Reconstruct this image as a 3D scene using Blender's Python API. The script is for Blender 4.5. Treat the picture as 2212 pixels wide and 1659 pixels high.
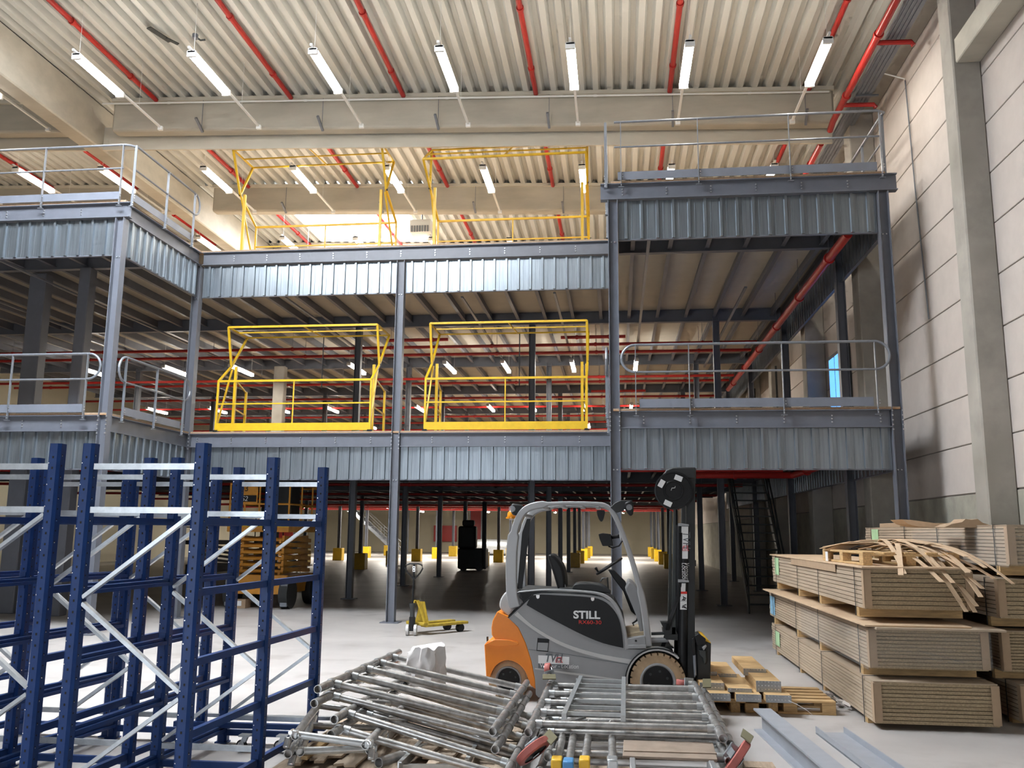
import bpy, bmesh, math, random
from mathutils import Vector, Matrix
random.seed(7)
for o in list(bpy.data.objects): bpy.data.objects.remove(o)
S = bpy.context.scene
COL = S.collection
# ------------------------------------------------------------------ camera
F_PX, YAW, PIT, ROL, H = 1900.1, math.radians(6.8186), math.radians(9.5848), math.radians(0.5048), 1.9
fw = Vector((-math.sin(YAW)*math.cos(PIT), math.cos(YAW)*math.cos(PIT), math.sin(PIT)))
r0 = Vector((math.cos(YAW), math.sin(YAW), 0)); u0 = r0.cross(fw)
rt = math.cos(ROL)*r0 + math.sin(ROL)*u0; up = -math.sin(ROL)*r0 + math.cos(ROL)*u0
CAM = Vector((0, 0, H))
cd = bpy.data.cameras.new('camera'); cam = bpy.data.objects.new('camera', cd); COL.objects.link(cam)
cd.sensor_fit = 'HORIZONTAL'; cd.sensor_width = 36; cd.lens = 36*F_PX/2212; cd.clip_end = 300; cd.clip_start = 0.05
m = Matrix((rt, up, -fw)).transposed().to_4x4(); m.translation = CAM; cam.matrix_world = m
S.camera = cam
def ray(x, y): return fw + (x-1106)/F_PX*rt - (y-829.5)/F_PX*up
def at(x, y, X=None, Y=None, Z=None):
    d = ray(x, y)
    t = (X-CAM.x)/d.x if X is not None else (Y-CAM.y)/d.y if Y is not None else (Z-CAM.z)/d.z
    return CAM + t*d
# ------------------------------------------------------------------ world, light, exposure
W = bpy.data.worlds.new('world'); S.world = W; W.use_nodes = True
W.node_tree.nodes['Background'].inputs[0].default_value = (0.75, 0.85, 1, 1)
W.node_tree.nodes['Background'].inputs[1].default_value = 0.30
S.view_settings.view_transform = 'Standard'; S.view_settings.look = 'None'
S.view_settings.gamma = 1; S.view_settings.use_curve_mapping = False
S.view_settings.exposure = 0.44
S.cycles.use_denoising = True
S.cycles.max_bounces = 5; S.cycles.diffuse_bounces = 3; S.cycles.glossy_bounces = 2; S.cycles.transparent_max_bounces = 6; S.cycles.transmission_bounces = 3
S.cycles.use_adaptive_sampling = True; S.cycles.adaptive_threshold = 0.12; S.cycles.adaptive_min_samples = 8
S.cycles.sample_clamp_indirect = 6; S.cycles.caustics_reflective = False; S.cycles.caustics_refractive = False
WARM = (1.0, 0.945, 0.85); COOL = (0.84, 0.92, 1.0)
ROOF_LAMP_W, L1_LAMP_W, GROUND_LAMP_W = 15, 55, 300
def area(name, loc, sx, sy, watt, col, rot=(0, 0, 0), parent=None):
    l = bpy.data.lights.new(name, 'AREA'); l.shape = 'RECTANGLE'; l.size = sx; l.size_y = sy; l.energy = watt; l.color = col
    o = bpy.data.objects.new(name, l); COL.objects.link(o); o.location = loc; o.rotation_euler = rot
    if parent: o.parent = parent
    return o
def roofz(X): return 11.57 - 0.035*X          # underside of the roof deck, pitched along X
# daylight falling through the visible rooflight and an assumed, unseen one
SKY1 = (-10.2, -6.4, 25.0, 28.6); SKY_ASSUMED = (-11.6, -3.6, 8.3, 12.3)
for k, (x0, x1, y0, y1) in enumerate((SKY1, SKY_ASSUMED)):
    area('rooflight_daylight', ((x0+x1)/2, (y0+y1)/2, roofz((x0+x1)/2)+0.45), x1-x0-.1, y1-y0-.1, (900, 2300)[k], COOL, (0, -math.atan(-.035), 0))
# daylight entering by an assumed dock door in the wall behind the camera
area('assumed_dock_daylight', (-7.0, -5.9, 2.3), 4.4, 4.2, 420, COOL, (math.radians(90), 0, math.radians(0)))
# ------------------------------------------------------------------ materials
MATS = {}
def M(name, col, rough=.5, metal=0.0, var=.12, scale=6.0, bump=0.0, stretch=(1, 1, 1), emit=0, alpha=1.0, trans=0.0, spec=.5, dirt=None):
    if name in MATS: return MATS[name]
    m = bpy.data.materials.new(name); m.use_nodes = True; n = m.node_tree; b = n.nodes['Principled BSDF']
    c = (*col, 1)
    b.inputs['Roughness'].default_value = rough; b.inputs['Metallic'].default_value = metal
    b.inputs['Specular IOR Level'].default_value = spec
    if var > 0:
        tc = n.nodes.new('ShaderNodeTexCoord'); mp = n.nodes.new('ShaderNodeMapping'); mp.inputs['Scale'].default_value = stretch
        nz = n.nodes.new('ShaderNodeTexNoise'); nz.inputs['Scale'].default_value = scale; nz.inputs['Detail'].default_value = 5; nz.inputs['Roughness'].default_value = .6
        rp = n.nodes.new('ShaderNodeValToRGB'); rp.color_ramp.elements[0].position = .32; rp.color_ramp.elements[1].position = .68
        rp.color_ramp.elements[0].color = (*[v*(1-var) for v in col], 1); rp.color_ramp.elements[1].color = (*[min(1, v*(1+var)) for v in col], 1)
        n.links.new(tc.outputs['Object'], mp.inputs[0]); n.links.new(mp.outputs[0], nz.inputs[0]); n.links.new(nz.outputs[0], rp.inputs[0])
        src = rp.outputs[0]
        if dirt:
            n2 = n.nodes.new('ShaderNodeTexNoise'); n2.inputs['Scale'].default_value = dirt[1]; n2.inputs['Detail'].default_value = 8
            r2 = n.nodes.new('ShaderNodeValToRGB'); r2.color_ramp.elements[0].position = dirt[2]; r2.color_ramp.elements[1].position = dirt[3]
            r2.color_ramp.elements[0].color = (0, 0, 0, 1); r2.color_ramp.elements[1].color = (1, 1, 1, 1)
            mx = n.nodes.new('ShaderNodeMix'); mx.data_type = 'RGBA'; mx.inputs[7].default_value = (*dirt[0], 1)
            n.links.new(mp.outputs[0], n2.inputs[0]); n.links.new(n2.outputs[0], r2.inputs[0]); n.links.new(r2.outputs[0], mx.inputs[0]); n.links.new(src, mx.inputs[6]); src = mx.outputs[2]
        n.links.new(src, b.inputs['Base Color'])
        if bump > 0:
            bp = n.nodes.new('ShaderNodeBump'); bp.inputs['Strength'].default_value = bump; bp.inputs['Distance'].default_value = .02
            n.links.new(nz.outputs[0], bp.inputs['Height']); n.links.new(bp.outputs[0], b.inputs['Normal'])
    else: b.inputs['Base Color'].default_value = c
    if emit:
        b.inputs['Emission Color'].default_value = c; b.inputs['Emission Strength'].default_value = emit
    b.inputs['Alpha'].default_value = alpha; b.inputs['Transmission Weight'].default_value = trans
    MATS[name] = m; return m
M('floor', (.45, .42, .40), .42, var=.13, scale=.55, bump=.03, dirt=((.33, .30, .28), 1.3, .56, .75))
M('panel', (.53, .475, .435), .85, var=.05, scale=3); M('concrete', (.36, .335, .295), .8, var=.14, scale=2.2, bump=.08, dirt=((.27, .25, .215), 1.1, .55, .72))
M('plinth', (.36, .34, .28), .85, var=.2, scale=2.5, bump=.08); M('joint', (.2, .18, .16), .9, var=0)
M('beam_concrete', (.47, .44, .37), .8, var=.12, scale=1.5, stretch=(.4, 1, 1.5)); M('fascia_white', (.62, .58, .49), .8, var=.04, scale=1)
M('deck', (.64, .635, .59), .45, .25, var=.06, scale=3, stretch=(1, .1, 1)); M('white_paint', (.8, .8, .78), .4, var=0)
M('steel', (.135, .144, .172), .42, var=.06, scale=5); M('galv', (.27, .305, .34), .33, .8, var=.2, scale=7, stretch=(3, 3, .12))
M('rail', (.21, .225, .255), .38, .35, var=.08, scale=9); M('zinc', (.40, .42, .44), .35, .8, var=.15, scale=14)
M('alu', (.47, .46, .45), .33, .8, var=.28, scale=9, dirt=((.30, .27, .24), 16, .52, .75)); M('alu_clean', (.60, .62, .63), .3, .75, var=.08, scale=20)
M('blue', (.005, .036, .155), .42, var=.12, scale=10, spec=.3); M('hole', (.01, .01, .012), .8, var=0); M('bright_metal', (.8, .8, .8), .25, .9, var=0)
M('yellow', (.64, .40, .012), .4, var=.08, scale=8); M('red_pipe', (.42, .018, .015), .34, var=.06, scale=10); M('red_dark', (.30, .02, .02), .4, var=.1)
M('board', (.42, .325, .235), .75, var=.12, scale=4, stretch=(1, .2, 3)); M('board_edge', (.36, .27, .165), .85, var=.28, scale=55, stretch=(1, 1, 1.4))
M('cardboard', (.40, .28, .18), .8, var=.06, scale=8); M('wood', (.55, .36, .17), .7, var=.22, scale=6, stretch=(1, 8, 8)); M('wood_grey', (.36, .27, .19), .8, var=.25, scale=6, stretch=(8, 1, 8))
M('strip', (.60, .43, .28), .6, var=.1, scale=10); M('ply_edge', (.42, .24, .12), .7, var=.2, scale=20); M('underside', (.52, .49, .43), .8, var=.05, scale=2)
M('orange', (.86, .25, .022), .32, var=.04, scale=6); M('lift_grey', (.30, .30, .305), .38, var=.03, scale=5); M('lift_light', (.52, .51, .50), .35, var=.03); M('guard_grey', (.36, .36, .365), .33, .2, var=.04, scale=5)
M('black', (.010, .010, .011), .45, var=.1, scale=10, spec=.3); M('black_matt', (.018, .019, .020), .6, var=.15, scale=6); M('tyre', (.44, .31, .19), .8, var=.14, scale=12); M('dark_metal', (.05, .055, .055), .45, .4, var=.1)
M('white', (.8, .8, .8), .4, var=0); M('red', (.75, .03, .02), .4, var=0); M('pink_red', (.62, .05, .06), .4, var=0); M('label_dark', (.12, .13, .14), .5, var=0)
M('film', (.80, .75, .72), .2, var=.05, scale=8); M('wrap', (.8, .78, .76), .15, var=0, alpha=.06); M('brown_board', (.27, .205, .155), .7, var=.15, scale=8); M('green_note', (.42, .62, .36), .8, var=.08); M('blue_note', (.22, .42, .58), .8, var=.3, scale=30)
M('wheel_red', (.42, .115, .095), .6, var=.15, scale=9); M('olive', (.16, .145, .085), .5, .3, var=.1); M('blue_plastic', (.07, .24, .48), .4, var=.05); M('yellow_plastic', (.72, .42, .03), .4, var=.05)
M('lift_orange', (.62, .27, .03), .45, var=.15, scale=4); M('bolt', (.6, .61, .63), .3, .8, var=0); M('glow', (1, .945, .85), .4, var=0, emit=32); M('glow_small', (1, .945, .85), .4, var=0, emit=38); M('toe', (.17, .185, .225), .45, var=.06, scale=5); M('yellow_old', (.42, .29, .03), .55, var=.25, scale=12); M('sky_glow', (.93, .97, 1), .4, var=0, emit=7)
M('wall_far', (.60, .55, .42), .8, var=.05, scale=.6); M('glass_blue', (.10, .34, .95), .2, var=0, emit=1.5); M('warm_window', (1, .86, .6), .4, var=0, emit=1.5); M('tan_floor', (.40, .31, .2), .7, var=.2)
M('beacon', (.95, .35, .02), .2, var=0, trans=.3); M('clear', (.9, .92, .95), .05, var=0, alpha=.25); M('channel', (.36, .375, .41), .45, .2, var=.06, scale=5)
# ------------------------------------------------------------------ mesh helpers
class MB:
    def __init__(s): s.v = []; s.f = []
    def add(s, vs, fs):
        k = len(s.v); s.v += [tuple(p) for p in vs]; s.f += [tuple(k+i for i in f) for f in fs]; return s
    def box(s, x0, x1, y0, y1, z0, z1):
        return s.add([(x0, y0, z0), (x1, y0, z0), (x1, y1, z0), (x0, y1, z0), (x0, y0, z1), (x1, y0, z1), (x1, y1, z1), (x0, y1, z1)],
                     [(3, 2, 1, 0), (4, 5, 6, 7), (0, 1, 5, 4), (1, 2, 6, 5), (2, 3, 7, 6), (3, 0, 4, 7)])
    def bar(s, a, b, w, h, upv=(0, 0, 1)):           # rectangular bar from a to b
        a = Vector(a); b = Vector(b); d = (b-a).normalized(); q = d.cross(Vector(upv))
        if q.length < 1e-4: q = d.cross(Vector((0, 1, 0)))
        q.normalize(); n = q.cross(d)
        P = [p+q*i*w/2+n*j*h/2 for p in (a, b) for i, j in ((-1, -1), (1, -1), (1, 1), (-1, 1))]
        return s.add(P, [(3, 2, 1, 0), (4, 5, 6, 7), (0, 1, 5, 4), (1, 2, 6, 5), (2, 3, 7, 6), (3, 0, 4, 7)])
    def tube(s, pts, r, n=10, cap=True, ri=None):    # round tube along points, optional bore
        pts = [Vector(p) for p in pts]; rings = []
        ref = Vector((0, 0, 1))
        for i, p in enumerate(pts):
            d = (pts[min(i+1, len(pts)-1)]-pts[max(i-1, 0)]).normalized()
            q = d.cross(ref)
            if q.length < .05: q = d.cross(Vector((0, 1, 0)))
            q.normalize(); w = q.cross(d)
            rr = r[i] if isinstance(r, (list, tuple)) else r
            rings.append([p+(q*math.cos(t)+w*math.sin(t))*rr for t in [2*math.pi*j/n for j in range(n)]])
        vs = [v for ring in rings for v in ring]; fs = []
        for i in range(len(pts)-1):
            for j in range(n): fs.append((i*n+j, i*n+(j+1) % n, (i+1)*n+(j+1) % n, (i+1)*n+j))
        if ri:
            k = len(vs)
            for e in (0, len(pts)-1):
                c = pts[e]; d = (pts[1]-pts[0]).normalized() if e == 0 else (pts[-2]-pts[-1]).normalized()
                o = len(vs); ring = rings[e]
                vs += [c+(v-c)*(ri/(r if not isinstance(r, (list, tuple)) else r[e])) for v in ring]; vs += [c+(v-c)*(ri/(r if not isinstance(r, (list, tuple)) else r[e]))+d*ri*2.4 for v in ring]
                for j in range(n):
                    j2 = (j+1) % n; b = e*n
                    fs.append((b+j2, b+j, o+j, o+j2)); fs.append((o+j2, o+j, o+n+j, o+n+j2))
                fs.append(tuple(o+n+j for j in range(n)))
        elif cap: fs.append(tuple(reversed(range(n)))); fs.append(tuple(range(len(vs)-n, len(vs))))
        return s.add(vs, fs)
    def prism(s, poly, d0, d1, axis='Y'):            # poly in the two other axes, extruded from d0 to d1
        n = len(poly)
        def P(a, b, d): return {'Y': (a, d, b), 'X': (d, a, b), 'Z': (a, b, d)}[axis]
        vs = [P(a, b, d0) for a, b in poly]+[P(a, b, d1) for a, b in poly]
        fs = [tuple(range(n)), tuple(reversed(range(n, 2*n)))]+[(i, i+n, (i+1) % n+n, (i+1) % n) for i in range(n)]
        return s.add(vs, fs)
    def disc(s, c, axis, r, t, n=24, r2=None):       # cylinder centred at c, thickness t along axis vector
        a = Vector(axis).normalized()*t/2; c = Vector(c)
        return s.tube([c-a, c+a], r if r2 is None else [r, r2], n)
    def lathe(s, c, axis, prof, n=28, cap=True):               # prof: (offset along axis, radius)
        c = Vector(c); a = Vector(axis).normalized()
        return s._lathe(c, a, prof, n, cap)
    def _lathe(s, c, a, prof, n, cap):
        q = a.cross(Vector((0, 0, 1)))
        if q.length < .05: q = a.cross(Vector((0, 1, 0)))
        q.normalize(); w = q.cross(a); vs = []; fs = []
        for o, r in prof: vs += [c+a*o+(q*math.cos(t)+w*math.sin(t))*r for t in [2*math.pi*j/n for j in range(n)]]
        for i in range(len(prof)-1):
            for j in range(n): fs.append((i*n+j, i*n+(j+1) % n, (i+1)*n+(j+1) % n, (i+1)*n+j))
        if cap: fs.append(tuple(reversed(range(n)))); fs.append(tuple(range(len(vs)-n, len(vs))))
        return s.add(vs, fs)
    def build(s, name, mat, parent=None, smooth=False, bevel=0, seg=2):
        me = bpy.data.meshes.new(name); me.from_pydata(s.v, [], s.f)
        b = bmesh.new(); b.from_mesh(me); bmesh.ops.recalc_face_normals(b, faces=b.faces); b.to_mesh(me); b.free()
        if parent is not None:
            off = parent_origin(parent)
            me.transform(Matrix.Translation(-off))
        return mk(name, me, mat, parent, smooth, bevel, seg)
def parent_origin(p):
    o = Vector((0, 0, 0))
    while p is not None: o += p.location; p = p.parent
    return o
def mk(name, me, mat, parent=None, smooth=False, bevel=0, seg=2):
    o = bpy.data.objects.new(name, me); COL.objects.link(o)
    if not me.materials: me.materials.append(MATS[mat])
    if parent is not None: o.parent = parent
    if smooth:
        me.polygons.foreach_set('use_smooth', [True]*len(me.polygons))
        me.set_sharp_from_angle(angle=math.radians(40))
    if bevel:
        bv = o.modifiers.new('bevel', 'BEVEL'); bv.width = bevel; bv.segments = seg; bv.limit_method = 'ANGLE'; bv.angle_limit = math.radians(35)
        if seg > 1: me.polygons.foreach_set('use_smooth', [True]*len(me.polygons)); me.set_sharp_from_angle(angle=math.radians(60))
    return o
def tag(o, label, cat, group=None, kind=None):
    o['label'] = label
    if cat: o['category'] = cat
    if group: o['group'] = group
    if kind: o['kind'] = kind
    return o
def thing(name, label, cat, loc=(0, 0, 0), group=None, kind=None):   # an Empty that parents the parts
    o = bpy.data.objects.new(name, None); COL.objects.link(o); o.location = loc; o.empty_display_size = .1
    return tag(o, label, cat, group, kind)
def copy_tree(o, loc, label=None, group=None, rotz=None):
    def rec(a, p):
        c = a.copy(); COL.objects.link(c); c.parent = p
        for ch in a.children: rec(ch, c)
        return c
    c = rec(o, None); c.location = loc
    if rotz is not None: c.rotation_euler.z = rotz
    if label: c['label'] = label
    if group: c['group'] = group
    return c
ORD = ['first', 'second', 'third', 'fourth', 'fifth', 'sixth', 'seventh', 'eighth', 'ninth', 'tenth', 'eleventh', 'twelfth', 'thirteenth', 'fourteenth', 'fifteenth', 'sixteenth', 'seventeenth']
def bolts(parent, pts, r=.016, axis=(0, -1, 0), name='bolt'):
    mb = MB()
    a = Vector(axis)
    for p in pts: mb.add(*bolt_geo(Vector(p), a, r))
    o = mb.build(name, 'bolt', parent); o['kind'] = 'stuff'; return o
def bolt_geo(p, a, r):
    q = a.cross(Vector((.3, .2, 1))).normalized(); w = q.cross(a)
    ring = [(q*math.cos(t)+w*math.sin(t))*r for t in [math.pi/3*j for j in range(6)]]
    return [p+v for v in ring]+[p+v*.8+a*r*1.1 for v in ring], [tuple(range(6, 12))]+[(j, (j+1) % 6, (j+1) % 6+6, j+6) for j in range(6)]
# ================================================================== SETTING
XW, XL, YB, YF = 5.5, -30.0, -6.0, 84.0
tag(MB().box(XL, XW+.3, YB, YF, -.15, 0).build('floor', 'floor'), 'smooth pale concrete warehouse floor with faint stains', 'floor', kind='structure')
# right wall of long panels on a concrete plinth
wr = MB().box(XW+.02, XW+.3, YB, YF, 0, 12).build('wall_right', 'joint'); tag(wr, 'right hall wall of long pale panels above a concrete plinth', 'wall', kind='structure')
BAYS = [-2.8, 2.5, 7.85, 13.17, 18.54, 23.8, 29.1, 40, 60, YF]
for i in range(len(BAYS)-1):
    MB().box(XW, XW+.05, BAYS[i]+.01, BAYS[i+1]-.01, 0, 2.545).build('plinth', 'plinth', wr, bevel=.008, seg=1)
    if i > 6: MB().box(XW, XW+.05, BAYS[i], BAYS[i+1], 2.56, 11.5).build('panel', 'panel', wr); continue
    for k in range(12):
        z = 2.56+.77*k
        MB().box(XW, XW+.05, BAYS[i]+.008, BAYS[i+1]-.008, z+.008, min(z+.762, 11.6)).build('panel', 'panel', wr, bevel=.008, seg=1)
tag(MB().box(XL, XW+.3, YF, YF+.3, 0, 12).build('wall_back', 'wall_far'), 'far beige end wall of the hall beyond the mezzanine', 'wall', kind='structure')
tag(MB().box(XL-.3, XL, YB, YF, 0, 13).build('wall_left', 'wall_far'), 'beige side wall far behind the left mezzanine', 'wall', kind='structure')
wf = MB(); D0, D1, DT = -9.3, -4.7, 4.6  # dock door opening is assumed, added for daylight from behind
wf.box(XL, D0, YB-.3, YB, 0, 13); wf.box(D1, XW+.3, YB-.3, YB, 0, 13); wf.box(D0, D1, YB-.3, YB, DT, 13)
tag(wf.build('wall_front', 'panel'), 'hall wall with an assumed open dock door behind the viewpoint', 'wall', kind='structure')
# roof: trapezoidal deck, pitched along X, with a visible rooflight and an assumed one
ce = thing('ceiling', 'white ribbed metal roof deck pitched gently towards the wall', 'ceiling', kind='structure')
def deck(x0, x1, y0, y1):
    mb = MB(); P = .31; n = int(round((x1-x0)/P)); p = (x1-x0)/n; prof = []
    for i in range(n):
        a = x0+i*p; prof += [(a, 0), (a+p*.38, 0), (a+p*.54, .12), (a+p*.84, .12)]
    prof.append((x1, 0))
    vs = [(x, y, roofz(x)+z) for y in (y0, y1) for x, z in prof]; k = len(prof)
    mb.add(vs, [(i, i+1, k+i+1, k+i) for i in range(k-1)])
    return mb.build('deck_sheet', 'deck', ce)
for a, b in ((YB, 7.7), (7.7, 13.0), (13.0, 18.3), (18.3, 23.57), (23.57, 28.85), (28.85, 40), (40, YF)):
    sk = [s for s in (SKY1, SKY_ASSUMED) if a <= s[2] and s[3] <= b]
    if not sk: deck(XL, XW+.3, a, b); continue
    x0, x1, y0, y1 = sk[0]
    deck(XL, x0, a, b); deck(x1, XW+.3, a, b); deck(x0, x1, a, y0); deck(x0, x1, y1, b)
for k, (x0, x1, y0, y1) in enumerate((SKY1, SKY_ASSUMED)):
    t = thing('window_%d' % (k+1), ('glaring white rooflight in the roof beyond the yellow gates', 'assumed rooflight in the roof bay above the forklift, out of sight')[k], 'rooflight', ((x0+x1)/2, (y0+y1)/2, 0), kind='structure')  # the unseen rooflight is assumed, added for daylight from the upper left
    c = MB()
    for (p, q) in (((x0, y0), (x1, y0)), ((x1, y0), (x1, y1)), ((x1, y1), (x0, y1)), ((x0, y1), (x0, y0))):
        c.bar((*p, roofz(p[0])+.28), (*q, roofz(q[0])+.28), .06, .58)
    c.build('kerb', 'white_paint', t)
    mb = MB().add([(x0, y0, roofz(x0)+.56), (x1, y0, roofz(x1)+.56), (x1, y1, roofz(x1)+.56), (x0, y1, roofz(x0)+.56)], [(0, 1, 2, 3)]); mb.build('dome', 'sky_glow', t)
MB().add([(XL, YB-.3, 13.6), (XW+.3, YB-.3, 12.4), (XW+.3, YF+.3, 12.4), (XL, YF+.3, 13.6)], [(0, 1, 2, 3)]).build('roof_skin', 'deck', ce)
# concrete girder, roof beams, columns
def slab(mb, x0, x1, y0, y1, top, bot):      # box whose top and bottom follow the roof pitch
    mb.add([(x, y, roofz(x)-d) for d in (bot, top) for x, y in ((x0, y0), (x1, y0), (x1, y1), (x0, y1))], [(3, 2, 1, 0), (4, 5, 6, 7), (0, 1, 5, 4), (1, 2, 6, 5), (2, 3, 7, 6), (3, 0, 4, 7)]); return mb
tag(MB().box(-12.69, -12.24, YB, 50, 10.93, 11.99).build('concrete_girder', 'beam_concrete', bevel=.03, seg=1), 'deep concrete girder crossing the upper left corner under the roof', 'girder', kind='structure')
BN = {18.28: 'running across the picture above the front lamps', 23.56: 'seen through the upper yellow gates', 28.84: 'behind the glaring rooflight'}
for i, (y, d) in enumerate(BN.items()):
    t = thing('concrete_roof_beam', 'grey concrete roof beam '+d, 'beam', (0, y, 0), kind='structure')
    for a, b in ((-11.8, 4.72), (-20.2, -12.95)):
        slab(MB(), a, b, y, y+.34, -.02, .80).build('beam_span', 'beam_concrete', t, bevel=.06, seg=2)
        slab(MB(), a, b, y-.06, y+.1, -.01, .075).build('bearing_strip', 'fascia_white', t)
    mb = MB()
    for x in (-9.5, -6.6, -3.9, -1.4, 1.3, 4.1):
        z = roofz(x); mb.bar((x, y-.09, z-.1), (x, y-.09, z-.78), .012, .012); mb.bar((x-.02, y-.35, z-.66), (x, y-.02, z-.86), .05, .05)
    o = mb.build('hanger', 'rail', t); o['kind'] = 'stuff'
t = thing('smoke_curtain', 'pale smoke barrier hanging below the front roof beam', 'barrier', (0, 18.72, 0), kind='structure')
for a, b in ((-12.24, 4.75), (-20.2, -12.69)): slab(MB(), a, b, 18.70, 18.76, .5, 1.075).build('barrier_sheet', 'fascia_white', t)
for i, (x, y, w, d, top) in enumerate(((5.10, 12.96, .42, .43, 11.4), (5.0, 18.28, .5, .5, 11.3), (5.0, 23.56, .5, .5, 11.3), (5.0, 28.84, .5, .5, 11.3), (5.0, 34.1, .5, .5, 11.3))):
    tag(MB().box(x, XW, y, y+d, 0, top).build('concrete_pillar', 'concrete', bevel=.02, seg=1), ('tall concrete wall pillar behind the stacked board bundles', 'concrete wall pillar behind the right steel mezzanine column', 'concrete wall pillar beside the blue window', 'concrete wall pillar one bay beyond the blue window', 'farthest concrete wall pillar inside the mezzanine')[i], 'pillar', kind='structure')
for i, (x, y) in enumerate(((-12.45, 18.55), (-12.66, 31.0), (-13.95, 18.9))):
    tag(MB().box(x, x+(.27, .42, .42, .42)[i], y, y+.3, 0, 7.95).build('concrete_pillar', 'steel' if i % 2 == 0 else 'concrete', bevel=.02, seg=1), ('dark boxed pillar behind the left steel corner column', 'lit concrete pillar behind the left lower yellow gate', 'broad dark boxed pillar at the left picture edge', 'concrete pillar hidden deep inside the mezzanine')[i], 'pillar', kind='structure')
tag(MB().box(5.14, XW, YB, 12.96, 8.93, 9.32).build('concrete_lintel', 'beam_concrete', bevel=.015, seg=1), 'concrete ledge beam fixed to the nearest wall pillar, upper right', 'beam', kind='structure')
tag(MB().box(5.22, XW, YB, 50, 10.75, 11.35).build('eaves_beam', 'concrete', bevel=.015, seg=1), 'dark concrete eaves beam along the top of the panel wall', 'beam', kind='structure')
# cable tray, wall conduit
t = thing('cable_tray', 'grey ribbed cable tray running below the eaves beam', 'cable tray', (4.98, 15, 10.5))
MB().box(4.80, 5.10, 7, 30, 10.52, 10.535).build('tray_floor', 'rail', t); MB().box(4.79, 4.80, 7, 30, 10.52, 10.60).build('side', 'rail', t); MB().box(5.10, 5.11, 7, 30, 10.52, 10.60).build('side', 'rail', t)
for i in range(4): MB().box(4.82+i*.07, 4.86+i*.07, 7, 30, 10.508, 10.52).build('rib', 'rail', t)
for y in (9.5, 13.5, 16.9, 20.5, 24): MB().box(4.78, 5.22, y, y+.05, 10.47, 10.505).build('bracket', 'rail', t)
t = thing('wall_conduit', 'thin grey cable conduit running down the panel wall', 'conduit', (5.46, 16.1, 0))
MB().tube([(5.47, 16.12, 10.35), (5.47, 16.0, 8.2), (5.47, 15.78, 5.66)], .013, 8).build('conduit_tube', 'rail', t, True); MB().tube([(5.1, 16.1, 10.5), (5.47, 16.12, 10.38)], .012, 6).build('cable', 'white_paint', t)
# ================================================================== ROOF LAMPS AND ROOF PIPES
def lamp(name, label, group, x, y, z, L, watt, railto=1.65, col=WARM, w=.165, glow='glow'):  # default w widens the diffuser beyond the fixture, building its glare into the shape
    t = thing(name, label, 'lamp', (x, y, z), group)
    prof = [(-w/2, .03), (-w/2*.92, -.03), (-w/2*.6, -.062), (w/2*.6, -.062), (w/2*.92, -.03), (w/2, .03)]
    mb = MB(); n = len(prof)
    vs = [(x+a, yy, z+b) for yy in (y+.05, y+L-.05) for a, b in prof]
    mb.add(vs, [(i, i+1, n+i+1, n+i) for i in range(n-1)]+[tuple(range(n)), tuple(range(n, 2*n))]); mb.build('diffuser', glow, t, True)
    MB().box(x-w/2+.01, x+w/2-.01, y, y+L, z+.02, z+.06).build('housing', 'white_paint', t)
    for yy in (y, y+L-.05): MB().box(x-w/2-.004, x+w/2+.004, yy, yy+.05, z-.062, z+.05).build('end_cap', 'white_paint', t)
    if railto: MB().box(x-.022, x+.022, y-.1, y+L+railto, z+.05, z+.09).build('rail', 'white_paint', t); MB().box(x-.05, x+.05, y+L+railto-.06, y+L+railto, z+.0, z+.09).build('rail_end', 'white_paint', t)
    for yy in (y+.1, y+L+.8*(railto > 0)-.1): MB().tube([(x, yy, z+.06), (x, yy, z+(roofz(x)+.02-z if railto else (.84 if z > 5 else .48)))], .0035, 4).build('hanger_wire', 'white_paint', t)
    a = area('lamp_light', (0, L/2, -.075), w*.7, L-.1, watt, col, (0, 0, 0), t)
    return t
LX = [-17.7, -15.3, -12.95, -10.2, -7.87, -5.5, -3.12, -.74, 1.36, 3.70]
for r, (y, rn) in enumerate(((14.47, 'front row'), (19.75, 'second row'), (25.05, 'third row'))):
    for i, x in enumerate(LX):
        if r == 0 and i in (0, 1): continue
        lamp('tube_lamp', 'glowing tube lamp under the roof, %s, %s counted from the wall' % (rn, ORD[len(LX)-1-i]), 'tube lamps under the roof', x, y, 10.48-.0375*(x+.74), 1.56, ROOF_LAMP_W)
def pipe(name, label, pts, r, group=None, coup=2.0, mat='red_pipe', cat='pipe', hang=0):
    t = thing(name, label, cat, pts[0], group); MB().tube(pts, r, 12).build('pipe_run', mat, t, True)
    for a, b in zip(pts[:-1], pts[1:]):
        a = Vector(a); b = Vector(b); L = (b-a).length; k = int(L/coup) if coup else 0
        for j in range(k):
            c = a+(b-a)*((j+.5)/k); MB().disc(c, b-a, r*1.32, .07, 12).build('coupling', mat, t, True)
            if hang: MB().tube([c, (c.x, c.y, hang)], .006, 4).build('hanger_rod', 'rail', t)
    return t
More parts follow.
